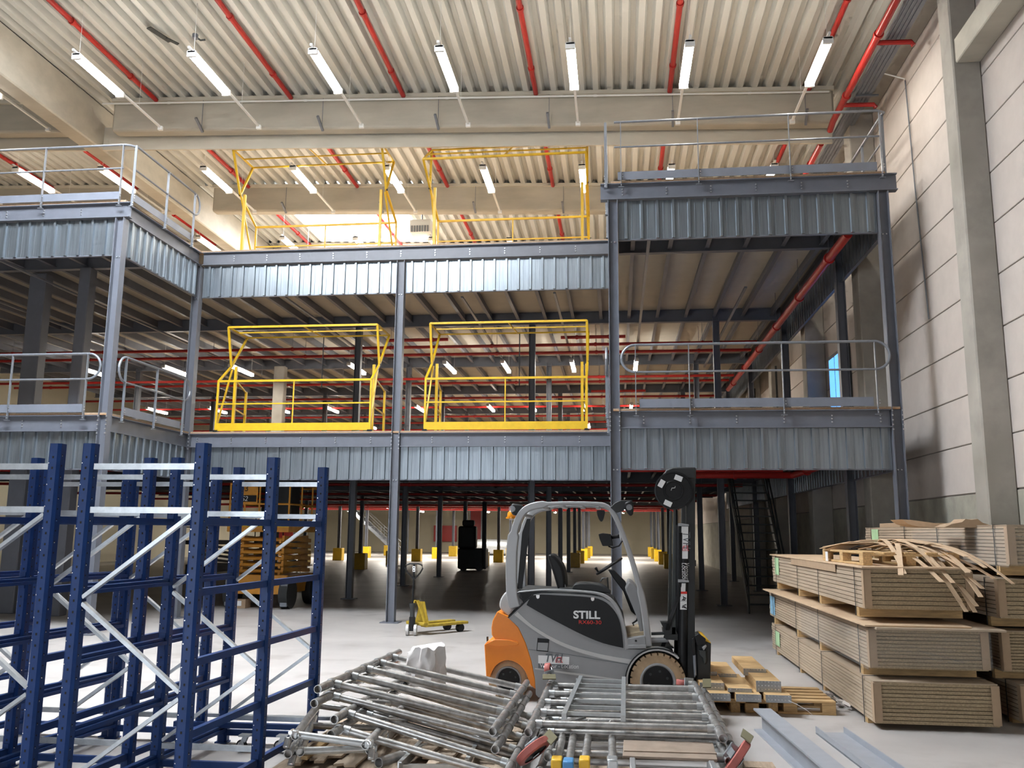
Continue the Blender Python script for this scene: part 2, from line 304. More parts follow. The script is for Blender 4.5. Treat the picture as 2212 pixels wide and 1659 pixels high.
for i, (x, y) in enumerate(((107, 0), (470, 0), (770, 0), (1120, 0), (1470, 0), (1830, 0))):
    X = 0
    for _ in range(6): X = at(x, y, Z=roofz(X)-.07).x
    t = pipe('sprinkler_pipe', 'red sprinkler pipe under the roof deck, %s from the left' % ORD[i], [(X, 9.5, roofz(X)-.07), (X, 18.2, roofz(X)-.07)], .055, 'red sprinkler pipes under the roof')
    pipe('sprinkler_pipe', 'red sprinkler pipe beyond the front roof beam, %s from the left' % ORD[i], [(X, 18.8, roofz(X)-.07), (X, 23.5, roofz(X)-.07)], .055, 'red sprinkler pipes under the roof')
    pipe('sprinkler_pipe', 'red sprinkler pipe beside the rooflight bay, %s from the left' % ORD[i], [(X, 24.0, roofz(X)-.07), (X, 28.8, roofz(X)-.07)], .055, 'red sprinkler pipes under the roof')
for i, X in enumerate((-16.9, -14.2)):
    pipe('sprinkler_pipe', 'red sprinkler pipe under the roof, %s' % ('at the far left picture edge', 'left of the concrete girder')[i], [(X, 18.8, roofz(X)-.07), (X, 28.8, roofz(X)-.07)], .055, 'red sprinkler pipes under the roof')
t = pipe('sprinkler_main', 'thick red sprinkler main running above the upper right guardrail', [(4.58, 7, 10.45), (4.58, 17.9, 10.45), (4.58, 18.2, 10.38)], .065)
for y in (11.6, 14.9, 17.2): MB().tube([(4.58, y, 10.45), (5.2, y, 10.43), (5.24, y, 10.36)], .045, 8).build('branch', 'red_pipe', t, True)
pipe('sprinkler_main', 'thick red sprinkler main continuing behind the upper right guardrail', [(4.58, 19.0, 10.45), (4.58, 30, 10.45)], .065)
pipe('cable_pipe', 'thin grey cable pipe along the front roof beam', [(-12.0, 18.16, roofz(-12)-.16), (4.6, 18.16, roofz(4.6)-.16)], .022, coup=3, mat='white_paint')
t = thing('air_heater', 'white louvred air heater hanging above the left mezzanine gates', 'heater', (-5.75, 24.9, 10.9)); MB().box(-6.1, -5.45, 24.7, 25.3, 10.75, 11.15).build('casing', 'white_paint', t, bevel=.02, seg=1)
for k in range(7): MB().box(-6.04+k*.08, -5.99+k*.08, 24.68, 24.72, 10.76, 10.95).build('louvre', 'rail', t)
MB().tube([(-5.78, 25.0, 11.15), (-5.78, 25.0, 11.7)], .02, 6).build('suspension', 'dark_metal', t)
t = thing('ceiling_sensor', 'small round sensor with a curled cable on the roof deck', 'sensor', tuple(at(422, 74, Z=11.8))); c = t.location
MB().disc(c+Vector((0, 0, -.05)), (0, 0, 1), .06, .09, 12).build('sensor_body', 'rail', t, True); MB().tube([c+Vector((0, 0, -.05)), c+Vector((.08, .08, -.09)), c+Vector((.17, .1, -.07))], .02, 6).build('cable', 'dark_metal', t, True)
c = at(345, 72, Z=11.85); t = thing('torn_deck_flap', 'dark bent metal flap hanging from the roof deck', 'flap', tuple(c)); MB().bar(c+Vector((-.1, -.25, -.02)), c+Vector((.1, .25, -.04)), .12, .02).build('flap', 'dark_metal', t); MB().bar(c+Vector((.1, .1, -.06)), c+Vector((.25, .3, -.08)), .08, .02).build('bent_corner', 'dark_metal', t)
# ================================================================== MEZZANINE
ZL = (4.03, 8.26)                          # tops of the edge beams
def hsec(mb, x, y, z0, z1, w=.18, d=.18, tf=.014, tw=.010):   # H column, web facing the front
    mb.box(x-w/2, x-w/2+tf, y-d/2, y+d/2, z0, z1); mb.box(x+w/2-tf, x+w/2, y-d/2, y+d/2, z0, z1); mb.box(x-w/2+tf, x+w/2-tf, y-tw/2, y+tw/2, z0, z1); return mb
def column(x, y, z1, label, group=None, w=.18):
    t = thing('steel_column', label, 'column', (x, y, 0), group, 'structure')
    hsec(MB(), x, y, .02, z1, w, w).build('shaft', 'steel', t); MB().box(x-.2, x+.2, y-.17, y+.17, 0, .02).build('base_plate', 'steel', t)
    return t
C1, CR, C2, C3, C4 = (-9.63, 15.54), (-9.60, 18.74), (-4.78, 18.74), (-.02, 15.54), (4.74, 15.54)
for (x, y), z, l in ((C1, 7.93, 'steel corner column of the left mezzanine, behind the blue racks'), (CR, 7.93, 'steel column in the inner corner left of the yellow gates'), (C2, 7.93, 'steel column standing between the left and right yellow gates'), (C3, 7.93, 'steel column rising directly behind the forklift'), (C4, 7.93, 'steel corner column nearest the panel wall')):
    t = column(x, y, z, l)
    bolts(t, [(x+a, y-.012, zz) for zz in (7.15, 3.0) for a in (-.03, .03)]+[(x+a, y-.09, 3.68+.08*k) for k in range(5) for a in (-.083, .083)])
GX = (-18.2, -12.95, -7.6, -2.4, 2.85); GY = [24.97+6.42*k for k in range(9)]
proto = column(GX[0], GY[0], 8.0, 'dark inner steel column, row one')
proto.location = (GX[0], GY[0], 0)
names = ('far left', 'left', 'second', 'third', 'right')
for i, x in enumerate(GX):
    for j, y in enumerate(GY):
        lab = 'inner steel column of the %s row, %s from the front' % (names[i], ORD[j])
        if i == j == 0: proto['label'] = lab; proto['group'] = 'inner mezzanine columns'; continue
        if i == 1 and j in (0, 1): continue
        copy_tree(proto, (x, y, 0), lab, 'inner mezzanine columns')
for j, y in enumerate((18.74, 24.97, 31.4, 37.8)): copy_tree(proto, (4.74, y, 0), 'steel column along the panel wall side, %s behind the corner' % ORD[j], 'wall side mezzanine columns')
for i, x in enumerate((-14.4, -19.2)): copy_tree(proto, (x, 15.54, 0), 'steel front column of the left mezzanine, %s beyond the corner' % ORD[i], 'left front mezzanine columns')
def ibeam(name, label, a, b, z0, z1, w=.15, bolt=None, cat='beam'):   # I beam between two plan points
    t = thing(name, label, cat, (a[0], a[1], z0), None, 'structure'); tf = .018
    ax, ay = a; bx, by = b; P = lambda z: ((ax, ay, z), (bx, by, z))
    MB().bar(*P(z1-tf/2), w, tf).build('top_flange', 'steel', t); MB().bar(*P(z0+tf/2), w, tf).build('bottom_flange', 'steel', t); MB().bar(*P((z0+z1)/2), .012, z1-z0-2*tf).build('web', 'steel', t)
    if bolt:
        d = (Vector((bx, by, 0))-Vector((ax, ay, 0))).normalized(); n = Vector((d.y, -d.x, 0)); n = n if (n.y < -.5 or n.x > .5) else -n
        bolts(t, [(Vector((ax, ay, z0+.1+.055*k))+d*s+n*.006) for s in bolt for k in range(3)], axis=n)
    return t
def fr(a, b, step): return [a+step*i for i in range(int((b-a)/step)+1)]
for lv, z1, nm in ((0, 4.03, 'lower'), (1, 8.26, 'upper')):
    z0 = z1-.31
    e = .34 if lv else -.1
    ibeam('edge_beam', '%s steel edge beam of the left mezzanine front' % nm, (-22, 15.54), (-9.63+(.18 if lv else -.09), 15.54), z0, z1, bolt=fr(.3, 12, .8))
    ibeam('edge_beam', '%s steel edge beam along the side of the left mezzanine' % nm, (-9.60, 15.6), (-9.60, 18.7), z0, z1, bolt=None)
    if lv: ibeam('edge_beam', 'upper steel edge beam carrying the yellow gates', (-9.5, 18.74), (-.1, 18.74), z0, z1, bolt=fr(.75, 9.3, .79))
    else:
        ibeam('edge_beam', 'lower steel edge beam under the left yellow gate', (-9.5, 18.74), (-4.88, 18.74), z0, z1, bolt=fr(.15, 4.6, .8))
        ibeam('edge_beam', 'lower steel edge beam under the right yellow gate', (-4.68, 18.74), (-.1, 18.74), z0, z1, bolt=fr(.7, 4.5, .8))
    ibeam('edge_beam', '%s steel edge beam of the right mezzanine front' % nm, (-.02-(.22 if lv else -.1), 15.54), (4.74+(.26 if lv else -.1), 15.54), z0, z1, bolt=fr(.4, 4.7, .8))
    ibeam('edge_beam', '%s steel edge beam along the panel wall side' % nm, (4.74, 15.65), (4.74, 45), z0, z1)
    ibeam('edge_beam', '%s steel edge beam beside the right yellow gate' % nm, (-.02, 15.65), (-.02, 18.7), z0, z1)
    for j, y in enumerate(GY[:6]): ibeam('cross_beam', '%s dark cross beam inside the mezzanine, %s from the front' % (nm, ORD[j]), (-24, y), (4.66, y), z0-.06, z1-.0, w=.16)
    ibeam('cross_beam', '%s dark cross beam behind the right fascia' % nm, (.1, 18.74), (4.66, 18.74), z0-.0, z1); ibeam('cross_beam', '%s dark cross beam behind the left fascia' % nm, (-22, 18.74), (-9.7, 18.74), z0, z1)
    d = thing('mezzanine_deck', '%s mezzanine floor deck with pale underside on steel joists' % nm, 'deck', (0, 18.7, z1), None, 'structure')
    for (x0, x1, y0, y1) in ((-24, 4.8, 18.7, YF-6), (-22, -9.55, 15.48, 18.7), (-.05, 4.8, 15.48, 18.7)):
        MB().box(x0, x1, y0, y1, z1, z1+.02).build('floor_board', 'ply_edge', d); MB().box(x0, x1, y0, y1, z1+.02, z1+.042).build('floor_board', 'wood_grey', d); MB().box(x0+.06, x1-.02, y0+.15, y1, z1-.012, z1-.001).build('soffit_panel', 'underside', d)
    for i in range(36):
        x = -23.6+.8*i
        if x > 4.7: continue
        ys = 15.6 if (x < -9.7 or x > .1) else 18.8
        mb = MB(); mb.box(x-.045, x+.045, ys, 56, z1-.24, z1-.228); mb.box(x-.004, x+.004, ys, 56, z1-.228, z1-.013); mb.build('joist', 'steel', d)
# corrugated fascia sheets
def fascia(name, label, a, b, z0, z1, out, pitch=.268, big=None):
    ax, ay = a; bx, by = b; L = math.hypot(bx-ax, by-ay); d = Vector(((bx-ax)/L, (by-ay)/L, 0)); n = Vector(out); k = int(L/pitch); prof = []
    s = (L-k*pitch)/2
    prof.append((0, 0))
    for i in range(k):
        c = s+(i+.5)*pitch
        prof += [(c-.032, 0), (c-.022, .042), (c+.022, .042), (c+.032, 0), (c+.1, 0), (c+.103, .005), (c+.112, .005), (c+.115, 0)]
    prof.append((L, 0)); prof = [p for p in prof if 0 <= p[0] <= L]
    vs = [Vector((ax, ay, z))+d*u+n*o for z in (z0, z1) for u, o in prof]; m_ = len(prof)
    t = thing(name, label, 'fascia sheet', (ax, ay, z0))
    MB().add(vs, [(i, i+1, m_+i+1, m_+i) for i in range(m_-1)]).build('corrugated_sheet', 'galv', t)
    for z in (z0,): MB().bar(Vector((ax, ay, z-.012))-n*.02, Vector((bx, by, z-.012))-n*.02, .06, .02).build('bottom_rail', 'steel', t)
    return t
for z0, z1, nm in ((7.21, 7.94, 'upper'), (3.02, 3.72, 'lower')):
    fascia('fascia_sheet', '%s galvanised ribbed fascia sheet of the left mezzanine front' % nm, (-22, 15.57), (-9.73, 15.57), z0, z1, (0, -1, 0))
    fascia('fascia_sheet', '%s galvanised ribbed fascia sheet around the left inner corner' % nm, (-9.58, 15.62), (-9.58, 18.66), z0, z1, (1, 0, 0))
    fascia('fascia_sheet', '%s galvanised ribbed fascia sheet left of the middle column' % nm, (-9.49, 18.77), (-4.88, 18.77), z0, z1, (0, -1, 0))
    fascia('fascia_sheet', '%s galvanised ribbed fascia sheet right of the middle column' % nm, (-4.68, 18.77), (-.1, 18.77), z0, z1, (0, -1, 0))
    fascia('fascia_sheet', '%s galvanised ribbed fascia sheet of the right mezzanine front' % nm, (.08, 15.57), (4.64, 15.57), z0, z1, (0, -1, 0), pitch=.285)
    fascia('fascia_sheet', '%s ribbed fascia sheet on the panel wall side' % nm, (4.80, 15.7), (4.80, 40), z0, z1, (1, 0, 0))
    fascia('fascia_sheet', '%s ribbed fascia sheet beside the right yellow gate' % nm, (-.06, 15.7), (-.06, 18.6), z0, z1, (-1, 0, 0))
# guardrails
def arc(c, u, v, r, a0, a1, n=6): return [Vector(c)+Vector(u)*r*math.cos(a0+(a1-a0)*i/n)+Vector(v)*r*math.sin(a0+(a1-a0)*i/n) for i in range(n+1)]
def guardrail(label, a, b, zf, posts, out, loop0=True, loop1=True, toe=True, extra=None, top=1.13, mid=.64):
    ax, ay = a; bx, by = b; L = math.hypot(bx-ax, by-ay); d = Vector(((bx-ax)/L, (by-ay)/L, 0)); n = Vector(out); A = Vector((ax, ay, 0)); Z = Vector((0, 0, 1))
    t = thing('guardrail', label, 'guardrail', (ax, ay, zf)); r = (top-mid)/2
    zt, zm = zf+top, zf+mid; p = []
    path = []
    s0, s1 = 0, L
    if loop0: path += arc(A+Z*(zm+r), -d, -Z, r, math.pi/2, 0, 6); path += arc(A+Z*(zm+r), -d, Z, r, 0, math.pi/2, 6)
    else: path.append(A+Z*zt)
    B = A+d*L
    if loop1: path += arc(B+Z*(zm+r), d, Z, r, math.pi/2, 0, 6)[0:]; path += arc(B+Z*(zm+r), d, -Z, r, 0, math.pi/2, 6)
    else: path.append(B+Z*zt)
    if extra: path = path+extra
    MB().tube(path, .024, 8).build('top_rail', 'rail', t, True); MB().tube([A+Z*zm, B+Z*zm], .019, 8).build('mid_rail', 'rail', t, True)
    for s in posts:
        P = A+d*s
        MB().bar(P+Z*(zf-.12), P+Z*zt, .05, .014, upv=d).build('post', 'rail', t)
        MB().bar(P+n*.0+Z*(zf-.14)-d*.05, P+Z*(zf-.14)+d*.05, .06, .012).build('foot_bracket', 'rail', t)
        bolts(t, [P+n*.012+Z*(zf-.1+.05*k)-d*.012*0 for k in range(2)]+[P+n*.02+Z*(zf+.05+.05*k)+d*.03 for k in range(2)], .012, out)
    if toe: MB().bar(A+d*(.06)-n*.02+Z*(zf+.085), B-d*.06-n*.02+Z*(zf+.085), .012, .155, upv=Z).build('toe_board', 'toe', t)
    return t
guardrail('grey guardrail on the lower right mezzanine edge', (.35, 15.42), (4.42, 15.42), 4.07, (.0, .93, 2.52, 4.07), (0, -1, 0))
guardrail('grey guardrail on top of the upper right mezzanine', (.02, 15.42), (4.72, 15.42), 8.30, (.12, 1.52, 3.14, 4.72), (0, -1, 0), False, False, extra=[Vector((4.85, 15.5, 9.43)), Vector((4.85, 17.8, 9.43))])
guardrail('grey guardrail facing the panel wall on the upper right mezzanine', (4.84, 15.6), (4.84, 18.3), 8.30, (.0, 1.3, 2.7), (1, 0, 0), False, True, toe=False)
t = guardrail('grey guardrail end beside the upper right yellow gate', (-.14, 15.44), (-.14, 18.3), 8.30, (.0, 1.4, 2.8), (-1, 0, 0), False, True)
guardrail('grey guardrail on the lower left mezzanine edge', (-14.2, 15.42), (-9.98, 15.42), 4.07, (1.2, 2.65, 4.2), (0, -1, 0), False, True)
guardrail('grey guardrail running back along the left mezzanine side', (-9.46, 15.83), (-9.46, 18.2), 4.07, (.0, 1.18, 2.37), (1, 0, 0))
guardrail('grey guardrail on top of the upper left mezzanine front', (-14.2, 15.42), (-9.62, 15.42), 8.30, (1.2, 2.9, 4.55), (0, -1, 0), False, False, extra=[Vector((-9.5, 15.45, 9.42)), Vector((-9.43, 15.56, 9.42))])
guardrail('grey guardrail turning the corner on the upper left mezzanine', (-9.43, 15.5), (-9.43, 18.0), 8.30, (.0, 1.3, 2.5), (1, 0, 0), False, True)
guardrail('grey guardrail end plate behind the forklift column', (-.16, 15.7), (-.16, 18.3), 4.07, (.0, 1.3, 2.6), (-1, 0, 0))
# yellow pivoting pallet gates
def gate(label, x0, x1, zf, rear, cf=None, cr=None):
    t = thing('pallet_gate', label, 'safety gate', (x0, 19.3, zf)); r = .021; pv = (19.33, zf+1.6)
    cf = cf or (19.05, zf+2.48); cr = cr or (20.13, zf+2.47); yb = 20.36 if rear else 18.72; xs = (x0, x1)
    for x, s in ((x0, 1), (x1, -1)):
        MB().bar((x+s*.12, pv[0], zf), (x+s*.12, pv[0], pv[1]), .06, .06).build('post', 'yellow', t)
        for p in ((yb, zf+1.15), cf, cr): MB().bar((x, *pv), (x, *p), .05, .036).build('arm', 'yellow', t)
        MB().bar((x, yb, zf+.05), (x+s*.03, pv[0], pv[1]-.05), .036, .036).build('diagonal_brace', 'yellow', t)
        MB().bar((x, yb, zf+.03), (x, yb, zf+1.15), .042, .042).build('barrier_post', 'yellow', t)
        yr = 20.1 if not rear else 18.95
        if not rear:
            MB().bar((x+s*.06, yr, zf), (x+s*.06, yr, zf+1.12), .05, .05).build('fixed_post', 'yellow', t); MB().bar((x+s*.06, yr, zf+1.1), (x+s*.1, pv[0], zf+1.3), .03, .03).build('side_rail', 'yellow', t); MB().bar((x+s*.06, yr, zf+.55), (x+s*.1, pv[0], zf+.62), .03, .03).build('side_rail', 'yellow', t)
        MB().bar((x, *cf), (x, *cr), .036, .036).build('canopy_arm', 'yellow', t)
        MB().disc((x-s*.02, *pv), (1, 0, 0), .03, .02, 8).build('pivot', 'black', t)
        MB().box(x-.05, x+.05, yb-.03, yb+.05, zf, zf+.035).build('stop_pad', 'black', t)
    MB().bar((x0, yb, zf+1.15), (x1, yb, zf+1.15), .045, .045).build('top_rail', 'yellow', t); MB().bar((x0, yb, zf+.63), (x1, yb, zf+.63), .03, .03).build('mid_rail', 'yellow', t)
    MB().bar(((x0+x1)/2, yb, zf+.1), ((x0+x1)/2, yb, zf+1.15), .026, .026).build('centre_post', 'yellow', t)
    MB().bar((x0, yb-.01, zf+.105), (x1, yb-.01, zf+.105), .02, .17).build('toe_plate', 'yellow', t)
    mids = [(cf[0]+(cr[0]-cf[0])*k, cf[1]+(cr[1]-cf[1])*k) for k in (0, .52, 1)]
    for p, w in zip(mids, (.045, .028, .034)): MB().bar((x0, *p), (x1, *p), w, w).build('canopy_rail', 'yellow', t)
    MB().bar(((x0+x1)/2, *cf), ((x0+x1)/2+.1, *cr), .026, .026).build('canopy_cross_bar', 'yellow', t)
    if not rear: MB().tube([((x0+x1)/2+.15, *cr), ((x0+x1)/2+.15, cr[0], zf+1.2)], .012, 6).build('pull_strap', 'black', t)
    return t
gate('yellow pivoting pallet gate, lower left, barrier down at the edge', -8.93, -5.38, 4.07, False)
gate('yellow pivoting pallet gate, lower right, barrier down at the edge', -4.15, -.62, 4.07, False)
gate('yellow pivoting pallet gate on the upper floor, left one', -8.98, -5.36, 8.30, True, (18.80, 10.83), (19.95, 10.87))
gate('yellow pivoting pallet gate on the upper floor, right one', -4.30, -.60, 8.30, True, (18.55, 10.28), (19.40, 10.88))
# lamps, pipes and stairs inside the mezzanine
for r, (y, rn) in enumerate(((28.0, 'front'), (37.9, 'second'), (44.5, 'third'))):
    for i, x in enumerate((-21.5, -18.5, -15.4, -13.0, -8.85, -5.6, -3.68, -1.42, .67)):
        if (r, i) in ((0, 0),): continue
        lamp('tube_lamp', 'glowing tube lamp inside the lower gallery, %s row, %s from the left' % (rn, ORD[i]), 'tube lamps inside the gallery', x, y, 7.42, 1.9, L1_LAMP_W, railto=0, w=.13, glow='glow_small')
for i, (x, y0, y1) in enumerate(((-8.0, 19.5, 27.9), (-3.68, 20.4, 27.9), (.67, 16.2, 27.9), (-1.42, 20.2, 27.9), (3.0, 20.1, 30), (-13, 16, 27.9), (-15.4, 16, 27.9))):
    tag(MB().box(x-.03, x+.03, y0, y1, 7.50, 7.54).build('lamp_trunking', 'rail'), 'thin grey lamp trunking under the upper deck, %s' % ('above the left yellow gate', 'above the right gate, left of centre', 'in front of the right dark bay', 'at the right end of the right gate', 'near the thick red main', 'behind the left corner column', 'far left under the deck')[i], 'trunking')
for i, (y, z, s) in enumerate(((25.75, 7.45, 0), (26.9, 7.45, 0), (30.9, 7.38, 0), (32.3, 7.45, 0), (36.0, 7.45, 0), (38.7, 7.45, 0), (41.9, 7.45, 0), (44.3, 7.45, 0), (47.5, 7.45, 0))):
    pipe('sprinkler_branch', 'red sprinkler branch pipe across the lower gallery, %s from the front' % ORD[i], [(-24, y, z), (4.1, y, z)], .047, 'red sprinkler pipes in the gallery', coup=2.9, hang=8.22)
for i, (x0, x1, y) in enumerate(((-6.9, -5.0, 25.5), (-1.6, .3, 25.5), (-1.0, 1.2, 35.6))): pipe('sprinkler_header', 'short doubled red sprinkler header pipe, %s' % ('behind the left lower gate', 'behind the right lower gate', 'deep behind the right lower gate')[i], [(x0, y, 7.62), (x1, y, 7.62)], .05, coup=.8, hang=8.22)
pipe('sprinkler_main', 'thick red sprinkler main under the upper right deck', [(4.22, 15.9, 7.3), (4.22, 33.5, 7.3)], .085, coup=2.6, hang=8.22)
pipe('sprinkler_main', 'dark red sprinkler pipe under the right lower deck', [(4.3, 15.9, 3.35), (4.3, 22.3, 3.35), (1.5, 22.3, 3.35)], .085, coup=2.6, hang=4.0)
for i, (y, z) in enumerate(((53.5, 3.5), (58.5, 3.5), (63.5, 3.5))): pipe('sprinkler_branch', 'bright red sprinkler pipe above the far ground floor, %s from the front' % ORD[i], [(-26, y, z), (4, y, z)], .07, 'red sprinkler pipes over the far ground floor', coup=4, hang=4.0)
for i, (y, z) in enumerate(((22.0, 3.45), (29.0, 3.45), (36.5, 3.45), (43, 3.45))): pipe('sprinkler_branch', 'dark red sprinkler pipe over the unlit ground floor, %s from the front' % ORD[i], [(-24, y, z), (4, y, z)], .05, 'red sprinkler pipes over the unlit floor', coup=3, hang=4.0)
for r, y in enumerate((60, 71)):
    for i, x in enumerate((-22, -16, -10.5, -5, .5)):
        lamp('ceiling_lamp', 'lit lamp over the far ground floor, %s row, %s from the left' % (('front', 'rear')[r], ORD[i]), 'lamps over the far ground floor', x, y, 3.55, 1.5, GROUND_LAMP_W, railto=0, w=.16, glow='glow_small')
t = thing('window_3', 'small blue daylit window behind the lower right guardrail', 'window', (5.45, 21.2, 4.6), kind='structure')
MB().box(5.44, 5.5, 21.1, 23.0, 4.6, 6.4).build('window_frame', 'dark_metal', t)
for y in (21.2, 21.8, 22.4): MB().box(5.42, 5.44, y+.03, y+.5, 4.7, 6.3).build('pane', 'glass_blue', t)
for i, y in enumerate((27.2, 31.5)):
    tag(MB().box(4.84, 4.9, y, y+.02, 4.1, 7).build('brace_strap', 'dark_metal'), 'slim dark brace strap beside the panel wall, %s' % ('near', 'far')[i], 'brace')
# far ground floor: column guards, stairs, doors, duct
pg = None
for i, (x, js) in enumerate(((-7.6, range(4, 9)), (-2.4, range(4, 9)), (2.85, range(4, 9)), (-12.95, range(3, 9)), (-18.2, range(3, 8)))):
    for j in js:
        lab = 'yellow column guard at the foot of the %s row, %s column' % (names[(2, 3, 4, 1, 0)[i]], ORD[j])
        if pg is None:
            pg = thing('column_guard', lab, 'column guard', (x, GY[j], 0), 'yellow column guards'); y = GY[j]
            for s in (-1, 1):
                MB().box(x-.3, x+.3, y+s*.26-.04, y+s*.26+.04, 0, .8).build('guard_panel', 'yellow', pg, bevel=.02, seg=1); MB().box(x+s*.26-.04, x+s*.26+.04, y-.22, y+.22, 0, .8).build('guard_panel', 'yellow', pg, bevel=.02, seg=1)
        else: copy_tree(pg, (x, GY[j], 0), lab, 'yellow column guards')
def stairs(label, p, rise, run, n, width, axis, mat, rail=True):
    t = thing('steel_stairs', label, 'stairs', p); p = Vector(p); a = Vector(axis); q = Vector((-a.y, a.x, 0))
    for i in range(n):
        c = p+a*(run*(i+.5)/n)+Vector((0, 0, rise*(i+1)/n)); MB().bar(c-q*width/2, c+q*width/2, run/n*.9, .035).build('tread', mat, t)
    e = p+a*run+Vector((0, 0, rise))
    for s in (-1, 1):
        MB().bar(p+q*s*width/2, e+q*s*width/2, .02, .24).build('stringer', mat, t)
        if rail:
            for h in (.5, 1.0): MB().tube([p+q*s*width/2+Vector((0, 0, h)), e+q*s*width/2+Vector((0, 0, h))], .022, 6).build('handrail', mat, t, True)
            for k in range(4): c = p+(e-p)*(k/3)+q*s*width/2; MB().tube([c, c+Vector((0, 0, 1.0))], .02, 6).build('baluster', mat, t)
    return t
stairs('dark steel staircase in the unlit bay behind the board bundles', (3.65, 22.6, 0), 3.9, 3.2, 18, .95, (-.02, 1, 0), 'dark_metal')
stairs('pale steel staircase on the far lit ground floor', (-18.0, 73.0, 0), 4.0, 4.6, 14, 1.1, (-1, 0, 0), 'rail')
t = thing('fire_cabinet', 'red fire hose cabinet on the far beige wall', 'fire cabinet', (-16.0, YF-.3, 1.4)); MB().box(-17.4, -15.2, YF-.35, YF-.02, 1.0, 2.5).build('cabinet_body', 'red_pipe', t); MB().box(-17.3, -15.3, YF-.37, YF-.35, 1.1, 2.4).build('cabinet_door', 'red_pipe', t)
t = thing('door_1', 'narrow red door on the far beige wall', 'door', (-13.2, YF-.1, 0), kind='structure'); MB().box(-13.9, -12.9, YF-.12, YF-.01, 0, 5).build('door_leaf', 'red_dark', t); MB().box(-14.0, -12.8, YF-.08, YF-.01, 0, 5.1).build('door_frame', 'rail', t); 
t = thing('door_2', 'dark red sliding door at the far left of the ground floor', 'door', (-27, 70, 0), kind='structure'); MB().box(-28.5, -26.2, 69.9, 70, 0, 4).build('door_leaf', 'red_dark', t); MB().box(-28.7, -26.0, 70, 70.1, 0, 4.2).build('door_frame', 'rail', t)
t = thing('spiral_duct', 'galvanised spiral ventilation duct lying on the far floor', 'duct', (-9.6, 74, .6)); MB().tube([(-11.6, 74, .66), (-7.2, 74, .66)], .66, 20, ri=.6).build('duct_shell', 'zinc', t, True)
for k in range(6): MB().disc((-11.3+k*.75, 74, .66), (1, 0, 0), .69, .05, 20).build('seam', 'zinc', t, True)
# ================================================================== BLUE RACKS
def upright_mesh():
    mb = MB(); w, d, t, h = .09, .075, .004, 2.49
    # open channel profile extruded upward, lips at the back
    prof = [(-w/2, d/2), (-w/2, -d/2+.018), (-w/2+.018, -d/2), (w/2-.018, -d/2), (w/2, -d/2+.018), (w/2, d/2), (w/2-.012, d/2), (w/2-.006, -d/2+.021), (w/2-.021, -d/2+.006), (-w/2+.021, -d/2+.006), (-w/2+.006, -d/2+.021), (-w/2+.012, d/2)]
    mb.prism([(a, b) for a, b in prof], .012, h, 'Z')
    mb.box(-.055, .055, -.05, .05, 0, .012)
    me = bpy.data.meshes.new('upright'); me.from_pydata(mb.v, [], mb.f); me.materials.append(MATS['blue']); return me
def perf_mesh():
    mb = MB(); d = .075
    for k in range(32):
        z = .06+k*.075
        mb.box(-.006, .006, -d/2-.0012, -d/2, z, z+.016)
        for s in (-1, 1): mb.box(s*.0463-.0007, s*.0463+.0007, -.008, .002, z+.02, z+.030)
    me = bpy.data.meshes.new('slot_row'); me.from_pydata(mb.v, [], mb.f); me.materials.append(MATS['hole']); return me
UPM, PFM = upright_mesh(), perf_mesh()
def dots_mesh():
    mb = MB()
    for k in range(16):
        z = .1+k*.15
        mb.box(-.031, -.025, -.0388, -.0372, z, z+.006)
        for s in (-1, 1): mb.box(s*.0463-.0008, s*.0463+.0008, -.008, .0, z+.05, z+.058)
    me = bpy.data.meshes.new('rivet_row'); me.from_pydata(mb.v, [], mb.f); me.materials.append(MATS['bright_metal']); return me
DTM = dots_mesh()
LEVELS = (.13, .56, 1.02, 1.48, 1.96)
def rack(label, xr, width, ys, skew):
    t = thing('pallet_rack', label, 'rack', (xr[0]-width/2, ys[0], 0), 'blue racks on the left')
    o0 = t.location.copy(); Z = Vector((0, 0, 1))
    cols = []
    for x, y in zip(xr, ys):
        pair = []
        for s, xx in ((-1, x-width), (1, x)):
            o = bpy.data.objects.new('upright', UPM); COL.objects.link(o); o.parent = t; o.location = Vector((xx, y, 0))-o0
            q = bpy.data.objects.new('slot_row', PFM); COL.objects.link(q); q.parent = o; q['kind'] = 'stuff'
            q = bpy.data.objects.new('rivet_row', DTM); COL.objects.link(q); q.parent = o; q['kind'] = 'stuff'
            pair.append(Vector((xx, y, 0)))
        cols.append(pair); a, b = pair; a = a+Vector((.045, .0, 0)); b = b-Vector((.045, 0, 0))
        for z in (2.33, 2.03, .22): MB().bar(a+Z*z, b+Z*z, .03, .042).build('cross_strut', 'zinc', t)
        for p, q in ((b+Z*2.0, a+Z*1.44), (a+Z*1.40, b+Z*.84), (b+Z*.80, a+Z*.26)): MB().bar(p, q, .026, .04, upv=(0, 1, 0)).build('diagonal_strut', 'zinc', t)
        MB().bar(a+Z*.09, b+Z*.09, .04, .05).build('base_bar', 'blue', t)
    for s in (0, 1):
        for c0, c1 in zip(cols[:-1], cols[1:]):
            e = Vector((.03 if s else -.03, 0, 0))*0
            for z in LEVELS:
                a = c0[s]+Vector((0, .04, z)); b = c1[s]+Vector((0, -.04, z))
                bm_ = MB(); bm_.bar(a, b, .042, .05); bm_.bar(a+Vector((0, 0, -.012))+Vector(((.03 if s == 0 else -.03), 0, 0)), b+Vector(((.03 if s == 0 else -.03), 0, -.012)), .03, .026); bm_.build('side_beam', 'blue', t)
                for p in (a, b): MB().bar(p+Vector((0, 0, -.07)), p+Vector((0, 0, .06)), .05, .008, upv=(0, 1, 0)).build('beam_connector', 'blue', t)
    return t
rack('blue rack with galvanised struts, the right one nearest the scaffold', (-2.84, -2.80, -2.75), .83, (5.78, 6.95, 8.05), 0)
